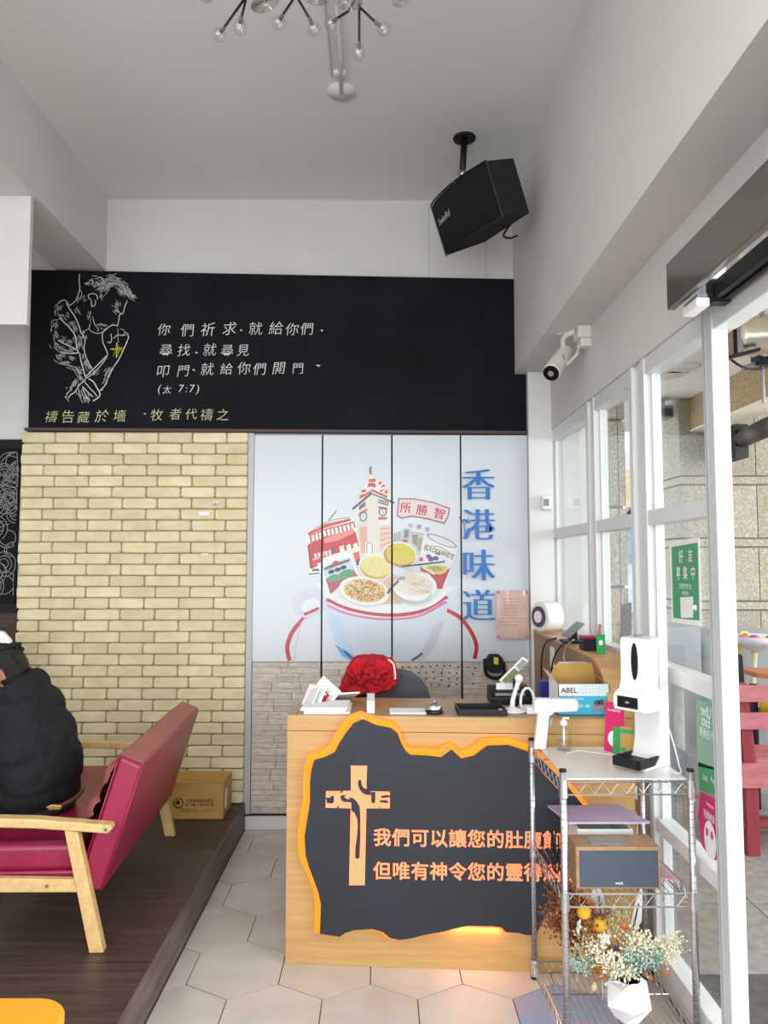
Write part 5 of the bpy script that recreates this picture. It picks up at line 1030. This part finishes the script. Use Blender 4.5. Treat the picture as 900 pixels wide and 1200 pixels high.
spray('sage_sprays', 'sage', [(745,1118,2.55),(762,1117,2.56),(770,1115,2.57),(736,1120,2.54),(672,1125,2.58),(690,1130,2.56),(756,1128,2.55),(742,1130,2.54)], .020, 46, .0040)
spray('beige_sprays', 'dry_beige', [(716,1085,2.6),(722,1072,2.62),(712,1066,2.63),(728,1062,2.62),(738,1092,2.6),(700,1122,2.56),(694,1112,2.57),(680,1110,2.58),(684,1098,2.6)], .019, 46, .0038)
spray('brown_sprays', 'dry_brown', [(665,1045,2.68),(650,1060,2.68),(645,1078,2.67),(660,1090,2.66),(672,1080,2.64),(682,1090,2.62),(700,1075,2.62),(668,1058,2.68),(655,1048,2.68),(676,1106,2.6)], .020, 60, .0046)
spray('rust_sprays', 'dry_orange', [(662,1075,2.66),(675,1066,2.66),(690,1090,2.62),(705,1135,2.55),(656,1085,2.67)], .016, 36, .0045)
stuff(bs.build('stems', 'stem_brown', bq))
for k, (quad, lb) in enumerate(((((697,1036),(703,1040),(709,1055),(711,1066),(705,1078),(697,1076),(691,1056)), 'white feather-shaped tag with black streak, left of the two behind the bouquet'), (((751,1038),(753,1045),(752,1080),(748,1086),(740,1098),(739,1084),(744,1060)), 'white feather-shaped tag with black streak, right of the two behind the bouquet'))):
    yy = 2.72; P = [oY(x,y,yy) for x,y in quad]; t = thing('paper_feather', (P[0].x, yy, ZB_), lb, 'ornament'); B().prism(P, (0,.003,0)).build('blade', 'paper', t)
    m_ = (P[0]+P[1])/2; e_ = P[4]; ribbon_ = B(); ribbon(ribbon_, [m_.lerp(e_,.3)+Vector((0,-.001,0)), m_.lerp(e_,.95)+Vector((0,-.001,0))], .005, NB); ribbon_.build('black_streak', 'black', t); B().cyl((e_.x,yy+.002,e_.z+.01),(e_.x,yy+.002,ZB_),.0015,n=5).build('stick', 'paper', t)
# ================================================================ red armchair bench, turned slightly
mat('magenta_leather', '9A2347', .32, c2='8C1D3E', scale=(6,6,6), bump=.06, bscale=60, spec=.5); mat('faded_leather', '8E4A4A', .38, c2='9A5650', scale=(14,14,14), bump=.1, bscale=50)
mat('pine', 'DDBE88', .4, c2='CBA76C', scale=(30,4,30), detail=5, kind='wave')
SX, SY, ZP = -1.0, 2.895, .1502
Ms = Matrix.Translation((SX, SY, 0)) @ Matrix.Rotation(R(3), 4, 'Z')
def sb(): b = B(); b.M = Ms; return b
sf = thing('leather_settee', (SX-.3, SY+.55, ZP), 'magenta leather settee with pale wooden arms and legs on the platform', 'settee')
WS = 1.17
for y0, nm in ((-.03, 0), (WS-.02, 1)):
    b = sb(); b.prism([(-.62,y0,.655),(-.30,y0,.642),(-.02,y0,.615),(-.012,y0,.60),(-.03,y0,.583),(-.30,y0,.607),(-.62,y0,.620)], (0,.052,0)); ar = b.build('armrest', 'pine', sf, bevel=.006, seg=3)
    if nm == 0: b = sb(); b.cyl((-.036,y0-.001,.598),(-.036,y0+.004,.598),.007,n=12); b.build('screw_plug', 'steel_dull', ar)
    b = sb(); b.prism([(-.192,y0+.006,.60),(-.142,y0+.006,.59),(-.035,y0+.006,ZP),(-.088,y0+.006,ZP)], (0,.042,0)); b.build('leg', 'pine', sf, bevel=.004)
    b = sb(); b.prism([(-.58,y0+.006,.62),(-.53,y0+.006,.62),(-.60,y0+.006,ZP),(-.65,y0+.006,ZP)], (0,.042,0)); b.build('leg', 'pine', sf, bevel=.004)
    b = sb(); b.prism([(-.60,y0+.012,.432),(-.135,y0+.012,.415),(-.120,y0+.012,.368),(-.60,y0+.012,.378)], (0,.03,0)); ra = b.build('side_rail', 'pine', sf, bevel=.003)
    if nm == 0:
        b = sb(); b.cyl((-.25,y0+.009,.395),(-.25,y0+.013,.395),.006,n=12); b.build('screw_plug', 'steel_dull', ra)
b = sb(); b.box(-.60,-.57,.02,WS,.37,.42); b.build('front_rail', 'pine', sf)
b = sb(); b.box(-.64,-.14,.03,WS-.03,.425,.535); b.build('seat_cushion', 'magenta_leather', sf, bevel=.03, seg=4)
b = sb(); b.box(-.60,-.10,.03,WS-.03,.35,.43); b.build('seat_base', 'magenta_leather', sf, bevel=.01)
b = sb(); b.prism([(-.155,.015,.36),(-.058,.015,.355),(.085,.015,.820),(-.004,.015,.858)], (0,WS-.03,0)); bk = b.build('backrest', 'magenta_leather', sf, bevel=.016, seg=3)
b = sb(); b.prism([(-.008,.035,.8585),(.076,.035,.8235),(.073,.035,.8285),(-.004,.035,.8615)], (0,WS-.07,0)); b.build('faded_top', 'faded_leather', bk, bevel=.002)
for x, z, x2, z2 in ((-.15,.38,-.006,.855),(-.06,.36,.083,.822)): b = sb(); b.tube([(x,.017,z),(x2,.017,z2)], .003, 6); b.build('piping', 'magenta_leather', bk, smooth=True)
# tufted front of the backrest, visible past the sitter
n1, n2 = 60, 18; b = B(); b.M = Ms; V1 = []
for i in range(n1+1):
    for j in range(n2+1):
        y = .03+(WS-.06)*i/n1; v_ = j/n2; x = -.165+(.145)*v_; z = .53+.31*v_; u_ = y/.145; w_ = v_*2.4
        h_ = .028*(abs(math.sin(math.pi*(u_+w_)/1.0))*abs(math.sin(math.pi*(u_-w_)/1.0)))**.45; V1.append((x-h_*.9+(.02 if j in (0, n2) or i in (0, n1) else 0), y, z+h_*.3))
fs = [(i*(n2+1)+j, (i+1)*(n2+1)+j, (i+1)*(n2+1)+j+1, i*(n2+1)+j+1) for i in range(n1) for j in range(n2)]
b.add(V1, fs); b.build('tufted_cushion', 'faded_leather', bk, smooth=True)
b = B(); b.M = Ms; V1 = []; n1 = 60; n2 = 22
for i in range(n1+1):
    for j in range(n2+1):
        y = .04+(WS-.08)*i/n1; x = -.62+.46*j/n2; u_ = y/.16; w_ = (x+.62)/.16
        h_ = .02*(abs(math.sin(math.pi*(u_+w_)/1.0))*abs(math.sin(math.pi*(u_-w_)/1.0)))**.45; V1.append((x, y, .536+h_-(.015 if j in (0, n2) or i in (0, n1) else 0)))
fs = [(i*(n2+1)+j, (i+1)*(n2+1)+j, (i+1)*(n2+1)+j+1, i*(n2+1)+j+1) for i in range(n1) for j in range(n2)]
# ================================================================ seated person in a black hoodie, facing left
PY = 3.30
pe = thing('person', (-1.5, PY, ZP), 'person in a black hooded sweatshirt sitting hunched on the settee, seen from behind', 'person')
mat('skin', 'C98F74', .5, spec=.4); mat('hair', '17140F', .45, bump=.5, bscale=300); mat('hoodie', '0E0F13', .85, c2='14161B', scale=(40,40,40), bump=.15, bscale=14); mat('jeans', '22252E', .85, bump=.2, bscale=200); mat('red_shoe', 'D01822', .5); mat('pink_sole', 'D8305A', .5)
VR = lambda s_, k=10: [('REMESH', dict(mode='VOXEL', voxel_size=s_)), ('SMOOTH', dict(factor=.7, iterations=k))]
HD = Vector((-1.662, PY-.01, 1.115))
b = B()
b.ball(HD, (.098,.078,.118), 20, 14, Euler((0,-.45,0)).to_quaternion()); b.ball(HD+Vector((-.045,0,-.06)), (.06,.055,.06), 14, 10); b.ball(HD+Vector((-.098,0,-.035)), (.016,.013,.022), 10, 8); b.ball(HD+Vector((-.082,0,-.085)), (.022,.026,.014), 10, 8)
for s_ in (-1, 1): b.ball(HD+Vector((.026,s_*.086,-.015)), (.02,.012,.032), 12, 8); b.ball(HD+Vector((-.075,s_*.03,.0)), (.02,.022,.012), 8, 6)
b.limb(HD+Vector((.02,0,-.06)), (-1.63,PY,.98), .052, .055); b.limb((-1.61,PY,.95), (-1.52,PY,.66), .09, .10); b.limb((-1.61,PY-.13,.93),(-1.61,PY+.13,.93),.045,.045)
hands = []
for s_ in (-1, 1):
    sh_, el, wr = Vector((-1.61,PY+s_*.17,.93)), Vector((-1.66,PY+s_*.24,.73)), Vector((-1.90,PY+s_*.10,.74))
    b.limb(sh_, el, .052, .042); b.limb(el, wr, .042, .028)
    hp = wr+Vector((-.07,-s_*.02,.0)); b.limb(wr, hp, .028, .032)
    for f_ in range(4): a = hp+Vector((-.03, (f_-1.5)*.018, 0)); m_ = a+Vector((-.035,0,-.006)); b.limb(a, m_, .0095, .009, 8); b.limb(m_, m_+Vector((-.018+.004*abs(f_-1.5),0,-.024)), .009, .0075, 8)
    a = wr+Vector((-.03,-s_*.03,.01)); b.limb(a, a+Vector((-.03,-s_*.025,.0)), .011, .010, 8); b.limb(a+Vector((-.03,-s_*.025,0)), a+Vector((-.055,-s_*.03,-.005)), .010, .008, 8)
    hip, kn, an = Vector((-1.50,PY+s_*.10,.61)), Vector((-1.93,PY+s_*.13,.64)), Vector((-1.80,PY+s_*.10,.24))
    b.limb(hip, kn, .075, .055); b.limb(kn, an, .055, .036); b.limb(an, an+Vector((-.12,0,-.05)), .036, .03)
b.build('body', 'skin', pe, smooth=True, mods=VR(.0065, 4))
# hoodie: torso, hood lying on the shoulders, sleeves
def ybal(b, x, z, rx, ry, rz, tilt=0, dy=0): b.ball((x, PY+dy, z), (rx, ry, rz), 24, 16, Euler((0, R(tilt), 0)).to_quaternion())
b = B()
ybal(b, -1.500, .62, .180, .225, .105, 0); ybal(b, -1.495, .72, .178, .240, .17, 5); ybal(b, -1.515, .82, .165, .242, .17, 12); ybal(b, -1.56, .92, .155, .238, .125, 20); ybal(b, -1.60, .98, .12, .20, .085, 28); ybal(b, -1.515, .965, .11, .20, .10, 35)
for s_ in (-1, 1):
    b.limb((-1.60,PY+s_*.18,.965), (-1.625,PY+s_*.255,.80), .083, .080); b.limb((-1.625,PY+s_*.255,.80), (-1.665,PY+s_*.25,.715), .080, .074); b.limb((-1.665,PY+s_*.25,.715), (-1.87,PY+s_*.115,.735), .072, .048)
ybal(b, -1.555, 1.04, .10, .125, .045, -34); ybal(b, -1.62, .99, .085, .13, .05, -30); b.limb((-1.53,PY-.07,1.05),(-1.53,PY+.07,1.05),.055,.055); b.tube(smooth_line([(-1.69,PY-.09,.985),(-1.61,PY-.11,1.02),(-1.545,PY-.10,1.07),(-1.52,PY,1.10),(-1.545,PY+.10,1.07),(-1.61,PY+.11,1.02),(-1.69,PY+.09,.985)]), .038, 10)
o = b.build('hoodie', 'hoodie', pe, smooth=True, mods=VR(.011, 6))
tx2 = bpy.data.textures.new('cloth_folds', 'CLOUDS'); tx2.noise_scale = .09; dm = o.modifiers.new('folds', 'DISPLACE'); dm.texture = tx2; dm.strength = .026; dm.texture_coords = 'LOCAL'
b = B(); ybal(b, -1.495, .565, .165, .19, .065)
for s_ in (-1, 1): b.limb((-1.50,PY+s_*.10,.61),(-1.93,PY+s_*.13,.64),.098,.075); b.limb((-1.93,PY+s_*.13,.64),(-1.80,PY+s_*.10,.27),.073,.058)
b.build('trousers', 'jeans', pe, smooth=True, mods=VR(.012, 4))
b = B(); b.ball(HD+Vector((.018,0,.022)), (.090,.086,.108), 20, 14, Euler((0,-.45,0)).to_quaternion()); rr = random.Random(2)
for k in range(12):
    a = rr.uniform(0,6.28); e = rr.uniform(-.1,1.3); c = HD+Vector((.02+.098*math.cos(a)*math.cos(e), .084*math.sin(a)*math.cos(e), .02+.112*math.sin(e))); 
    if c.x < HD.x-.03 and c.z < HD.z+.03: continue
    b.limb(c, c+Vector((rr.uniform(.0,.03), rr.uniform(-.012,.012), rr.uniform(-.03,.006))), .007, .003, 6)
# cut the hair away from the face and ears by keeping it behind and above
b2 = B(); b2.v = b.v; b2.f = [f for f in b.f if not (sum(b.v[i][0] for i in f)/len(f) < HD.x+.048 and sum(b.v[i][2] for i in f)/len(f) < HD.z+.025)]; b2.mi = [0]*len(b2.f); b2.build('hair', 'hair', pe, smooth=True, mods=[('SOLIDIFY', dict(thickness=.006, offset=1))])
for s_ in (-1, 1):
    an = Vector((-1.76, PY+s_*.10, ZP)); b = B(); b.ball(an+Vector((0,0,.065)), (.075,.045,.062), 16, 10); b.ball(an+Vector((-.12,0,.045)), (.085,.045,.045), 16, 10); b.limb(an+Vector((.02,0,.06)), an+Vector((-.1,0,.045)), .045, .04)
    so = b.build('shoe', 'red_shoe', pe, smooth=True, mods=VR(.008, 3)); 
    P = [(an.x+.075*math.cos(a*.35)+0, an.y+.05*math.sin(a*.35), ZP) for a in range(-4, 5)]+[(an.x-.13+.08*math.cos(a*.35), an.y+.048*math.sin(a*.35), ZP) for a in range(5, 14)]
    B().prism(P, (0,0,.03)).build('sole', 'pink_sole', so, bevel=.005)
# gilt belt strap over the hip
t = thing('bag_strap', (-1.47, 3.05, .60), 'brown strap with gilt buckle at the hip of the seated person', 'strap')
B().tube(smooth_line([oY(x,y,q_) for x,y,q_ in ((97,925,3.20),(90,934,3.13),(76,942,3.085),(64,947,3.06))]), .009, 8).build('strap', mat('brown_strap','5A3420',.5), t, smooth=True); B().prism([oY(x,y,3.045) for x,y in ((53,946),(60,943),(72,944),(71,949),(58,950))], (0,.02,0)).build('buckle', mat('gilt','D8B070',.25,metal=.9), t, bevel=.003)
# ================================================================ carton on the platform
kb = thing('shipping_carton', (-1.02, 4.42, ZP), 'brown printed shipping carton on the platform at the foot of the bricks', 'box')
mat('carton', 'BE9650', .7, c2='B48C48', scale=(8,8,8)); x0, x1, y0, y1, zt = -1.24, -.895, 4.31, 4.535, .352
Mb = Matrix.Translation((0,0,0))
B().box(x0,x1,y0,y1,ZP,zt-.004).build('body', 'carton', kb, bevel=.003); B().box(x0,x1,y0,(y0+y1)/2-.001,zt-.004,zt).build('top_flap', 'carton', kb); B().box(x0,x1,(y0+y1)/2+.001,y1,zt-.004,zt).build('top_flap', 'carton', kb)
mat('dark_print','3A2A1C',.7); p_ = oY(209,941,y0-.001)
b = B(); b.tube([(p_.x+.026*math.cos(a*.42), y0-.0008, p_.z+.026*math.sin(a*.42)) for a in range(15)], .0035, 4, True); b.ball((p_.x-.004,y0-.001,p_.z+.002),(.013,.001,.013),8,6); stuff(b.build('round_logo', 'dark_print', kb))
b = B(); text(b, '天然健康植物飲品', (p_.x+.12, y0-.001, p_.z+.012), .021, off=.008, sx=.95); text(b, '輕巧易攜・一路好喝不膩', (p_.x+.118, y0-.001, p_.z-.010), .016, off=.006, sx=.9); stuff(b.build('lettering', 'dark_print', kb))
b = B(); text(b, '內容量:250毫升 x 24入', (p_.x+.055, y0-.001, p_.z-.034), .011); text(b, '保存期限:常溫十八個月', (p_.x+.06, y0-.001, p_.z-.048), .010); text(b, '台中市豐原區', (p_.x+.175, y0-.001, p_.z-.04), .010); stuff(b.build('small_lettering', 'dark_print', kb))
b = B(); text(b, 'BEST FIBER FRESH DRINK', (p_.x+.10, y0+.055, zt+.0006), .018, (1,0,0), (0,1,0)); stuff(b.build('top_lettering', mat('tan_print','8A6A34',.7), kb)); B().box(x1, x1+.0008, y0+.04, y0+.10, ZP+.04, ZP+.15).build('white_label', 'paper', kb)
# ================================================================ yellow shell chair corner, white chair beyond the sitter
yc = thing('yellow_chair', (-.98, 1.7, ZP), 'glossy orange yellow moulded chair seat at the lower left corner', 'chair')
zc_ = .55; cr_ = oZ(66, 1196, zc_); P = []; x1 = cr_.x+.01; yt = oZ(0, 1172, zc_).y+.015; w_ = .44
for cx_, cy_, a0 in ((x1-.09, yt-.09, 0), (x1-w_+.09, yt-.09, 90), (x1-w_+.09, yt-w_+.09, 180), (x1-.09, yt-w_+.09, 270)):
    for a in range(0, 91, 15): P.append((cx_+.09*math.cos(R(a0+a)), cy_+.09*math.sin(R(a0+a)), zc_-.03))
B().prism(P, (0,0,.03)).build('seat', mat('orange_plastic','F0A222',.3), yc, bevel=.01, seg=3); B().prism([(x1-w_+.0,yt-.04,zc_),(x1-w_+.02,yt-.04,zc_),(x1-w_-.06,yt-.06,zc_+.36),(x1-w_-.08,yt-.06,zc_+.36)], (0,-w_+.1,0)).build('backrest', 'orange_plastic', yc, bevel=.008)
for dx, dy in ((.1,.1),(w_-.1,.1),(.1,w_-.1),(w_-.1,w_-.1)): B().cyl((x1-w_+dx, yt-w_+dy, zc_-.03), (x1-w_+dx+(dx-w_/2)*.15, yt-w_+dy+(dy-w_/2)*.15, ZP), .016, .012).build('leg', 'pine', yc)
wc = thing('white_chair', (-2.35, 4.05, ZP), 'white rounded chair back behind the seated person', 'chair'); P = [oY(x,y,4.1) for x,y in ((-40,742),(-20,738),(2,740),(11,750),(14,768),(14,800),(14,860),(-40,860))]
B().prism(P, (0,.04,0)).build('backrest', 'white_plastic', wc, bevel=.012, seg=3); c = P[5]; B().box(P[0].x, P[5].x, 3.68, 4.1, .56, .60).build('seat', 'white_plastic', wc, bevel=.01)
P = [oY(x,y,4.16) for x,y in ((4,738),(14,742),(20,752),(22,770),(22,830),(14,860),(10,860),(15,780),(12,752),(2,742))]; 
for x, y in ((P[0].x-.15,3.72),(P[0].x+.02,3.72),(P[0].x-.15,4.06),(P[0].x+.02,4.06)): B().cyl((x,y,.56),(x,y,ZP),.014).build('leg', 'steel_dull', wc)
# ================================================================ loudspeaker under the ceiling
sp = thing('loudspeaker', (.47, 3.9, 3.93), 'black loudspeaker hanging tilted from the ceiling by a bracket', 'speaker')
Q = dict(FTL=(.261,4.059,3.607),FTR=(.508,3.601,3.613),FBL=(.350,4.103,3.333),FBR=(.598,3.646,3.340),BTR=(.682,3.699,3.685),BBR=(.771,3.743,3.412),BBL=(.526,4.197,3.406))
Q = {k: Vector(v) for k, v in Q.items()}; Q['BTL'] = Q['FTL']+(Q['BTR']-Q['FTR']); Q['BBL'] = Q['FBL']+(Q['BBR']-Q['FBR'])
fn = (Q['FTL']-Q['BTL']).normalized(); up = (Q['FTL']-Q['FBL']).normalized(); n = 10; top = []; bot = []
for k in range(n+1):
    t_ = k/n; bul = .05*4*t_*(1-t_); top.append(Q['FTL'].lerp(Q['FTR'], t_)+fn*(bul-.03)); bot.append(Q['FBL'].lerp(Q['FBR'], t_)+fn*(bul-.03))
ctr = sum((Q[k] for k in Q), Vector())/8; sh_ = lambda p, s_: ctr+(p-ctr)*s_
wd = (Q['FTR']-Q['FTL']).normalized(); Lw = (Q['FTR']-Q['FTL']).length; 
BTLn = Q['BTR']-wd*Lw*.74; BBLn = Q['BBR']-wd*Lw*.74
V1 = top+[Q['BTR'], BTLn]+bot+[Q['BBR'], BBLn]; m = n+3
fs = [tuple(range(m)), tuple(range(m, 2*m))[::-1]]+[(i, i+m, (i+1) % m+m, (i+1) % m) for i in range(m)]
mat('speaker_box', '1C1D1F', .75, bump=.2, bscale=300); mat('speaker_cloth', '0E0F10', .95, c2='17181A', scale=(260,260,260), bump=.3, bscale=500)
B().add(V1, fs).build('cabinet', 'speaker_box', sp, bevel=.005, orient=True)
V1 = [p+fn*.004-up*.012 for p in top[0:]]+[p+fn*.004+up*.012 for p in bot]; fs = [(i, i+1, n+1+i+1, n+1+i) for i in range(n)]
B().add(V1, fs).build('grille', 'speaker_cloth', sp, smooth=True, mods=[('SOLIDIFY', dict(thickness=.006, offset=0))])
b = B(); 
for pp in (top, bot): b.tube([p+fn*.008 for p in pp], .005, 6)
for k in (0, n): b.tube([top[k]+fn*.008, bot[k]+fn*.008], .005, 6)
stuff(b.build('grille_frame', 'black', sp))
c = top[2].lerp(bot[2], .42).lerp(top[3].lerp(bot[3], .42), .5)+fn*.012; dd = (top[3]-top[1]).normalized(); b = B(); text(b, 'SwissRd', c, .05, dd, up, .01, .002); b.build('name_badge', 'chrome', sp)
mc = Vector((.455, 3.93, 3.93)); B().cyl(mc-Vector((0,0,.012)), mc, .062, n=24).build('ceiling_plate', 'black', sp, bevel=.003); e = Vector((.44, 3.90, 3.71)); B().cyl(mc-Vector((0,0,.012)), e, .019, .017, n=14).build('arm', 'black', sp, smooth=True); B().ball(e-Vector((0,0,.005)), .026, 12, 8).build('swivel_joint', 'steel_dull', sp, smooth=True); B().cyl(e-Vector((0,0,.02)), Q['FTL'].lerp(Q['BTR'], .5), .016, n=10).build('swivel_stem', 'black', sp)
b = B().tube(smooth_line([Q['BBR'].lerp(BBLn, .3)+Vector((0,0,.02)), oY(590,275,3.95), oY(598,279,4.0), oY(606,276,4.05)]), .006, 6); b.build('speaker_wire', 'black', sp, smooth=True)
# ================================================================ security camera
sc_ = thing('security_camera', oX(690, 392, 1.055), 'white bullet security camera with junction box on the wall above the windows', 'camera')
mat('cam_white','D9D5CE',.4); c = oX(683, 391, 1.02); cy = c.y
B().box(.985, 1.052, cy-.045, cy+.055, c.z-.03, c.z+.055).build('junction_box', 'cam_white', sc_, bevel=.006); B().box(1.0, 1.058, cy-.03, cy+.04, c.z-.07, c.z-.028).build('box_base', 'cam_white', sc_, bevel=.006)
B().cyl((.982,cy,c.z+.018),(.986,cy,c.z+.018),.018,n=18).build('screw_cover', 'grey_line', sc_); 
P0_, P1_ = oY(663,412,cy+.12), oY(646,437,cy-.02); ax = (P1_-P0_).normalized(); B().cyl(P0_, P1_, .040, .046, n=22).build('barrel', 'cam_white', sc_, bevel=.008, seg=3); B().cyl(P1_, P1_+ax*.006, .041, n=22).build('lens_plate', 'black_gloss', sc_); B().cyl(P1_+ax*.006, P1_+ax*.010, .015, n=16).build('lens', 'grey_plastic', sc_)
k_ = P0_.lerp(P1_, .15); B().tube([k_+Vector((0,0,.02)), oY(660,398,cy+.10), oY(664,392,cy+.06), (.99,cy+.02,c.z+.02)], .016, 8).build('mount_arm', 'cam_white', sc_, smooth=True); B().cyl(oY(659,393,cy+.1), oY(659,388,cy+.1), .03, n=14).build('mount_foot', 'cam_white', sc_)
B().tube(smooth_line([(1.0,cy,c.z-.06), oY(676,415,cy+.06), oY(664,427,cy+.04), P0_.lerp(P1_,.4)+Vector((.03,0,-.01))]), .008, 8).build('lead', 'cam_white', sc_, smooth=True)
b = B(); m_ = P0_.lerp(P1_, .45); b.box(m_.x+.006, m_.x+.014, m_.y-.052, m_.y-.044, m_.z-.02, m_.z+.02); b.build('mark', 'grey_plastic', sc_)
# ================================================================ chandelier with glass bulbs
cl = thing('branch_chandelier', (-.25, 2.3, 3.93), 'black branching chandelier with clear glass bulbs and petals at the top', 'chandelier')
YC_ = 2.3; hub = Vector((-.22, YC_, 3.62)); glass('bulb_glass', (.95,.94,.92), .16)
B().cyl(hub, (hub.x, hub.y, 3.93), .008, n=10).build('stem', 'black', cl); B().lathe([(.06,0),(.06,-.02),(.001,-.03)], (hub.x,hub.y,3.93), 20).build('canopy', 'black', cl, smooth=True)
AR = [((287,-2),(262,33),(257,41),0),((288,0),(283,20),(281,32),0),((343,0),(331,18),(327,27),1),((350,0),(363,22),(368,34),1),((407,14),(394,22),(388,28),2),((421,-4),(421,50),(420,61),2),((421,8),(440,26),(450,34),2)]
R0 = [oY(287,-2,YC_), oY(346,-12,YC_), oY(421,-8,YC_)]
for k, q0 in enumerate(R0): B().tube([hub, hub.lerp(q0, .5)+Vector((0,0,.01)), q0], .005, 7).build('main_branch', 'black', cl, smooth=True)
for a, e, bb, g_ in AR:
    A_, E_, C_ = oY(*a, YC_+.0), oY(*e, YC_-.03), oY(*bb, YC_-.045); br = B().tube([R0[g_], A_, E_] if (A_-R0[g_]).length > .01 else [A_, E_], .0042, 7).build('twig', 'black', cl, smooth=True); B().cyl(E_, E_.lerp(C_, .55), .0065, n=10).build('socket', 'steel_dull', br)
    B().ball(C_, (.021,.021,.027) if abs(e[0]-bb[0]) < 4 else (.023,.021,.021), 16, 10).build('glass_bulb', 'bulb_glass', cl, smooth=True); B().tube([C_+Vector((-.005,0,.008)), C_+Vector((0,0,-.006)), C_+Vector((.005,0,.008))], .0012, 5).build('filament', 'grey_line', cl)
for (x, y), s_ in (((312,5),.05),((407,2),.05),((368,-4),.05),((470,3),.03),((246,-2),.03)):
    c = oY(x, y, YC_-.02); b = B().lathe([(.001,0),(s_*.35,.003),(s_*.8,.001),(s_,.008)], c, 20, (rn.uniform(-.3,.3),-1,.25)); b.build('glass_petal', 'bulb_glass', cl, smooth=True, mods=[('SOLIDIFY', dict(thickness=.003))]); B().tube([c, c+Vector((.0,.02,.12)), hub], .003, 6).build('petal_stalk', 'black', cl, smooth=True)
# ceiling rose with conduit
cp_ = oZ(400, 106, 3.93); t = thing('ceiling_rose', (cp_.x, cp_.y, 3.93), 'white round ceiling junction cover with thin conduit above the panels', 'ceiling fitting')
B().lathe([(.072,0),(.070,-.012),(.001,-.018)], cp_, 28).build('cover', 'plaster_ceiling', t, smooth=True); B().tube([(cp_.x,cp_.y,3.915),(cp_.x+.012,cp_.y-.3,3.915),(cp_.x+.012,-1,3.915)], .010, 8).build('conduit', 'plaster_ceiling', t, smooth=True); B().tube([(cp_.x-.035,cp_.y-.12,3.92),(cp_.x-.035,-1,3.92)], .005, 6).build('conduit', 'white_plastic', t, smooth=True); B().box(cp_.x-.03,cp_.x+.03,cp_.y-.16,cp_.y-.14,3.91,3.93).build('clip', 'plaster_ceiling', t)
b = B().ball((cp_.x+.03,cp_.y+.02,3.9105),.005,6,5); b.build('screw', 'grey_plastic', t)
# ================================================================ fixes to hanging objects
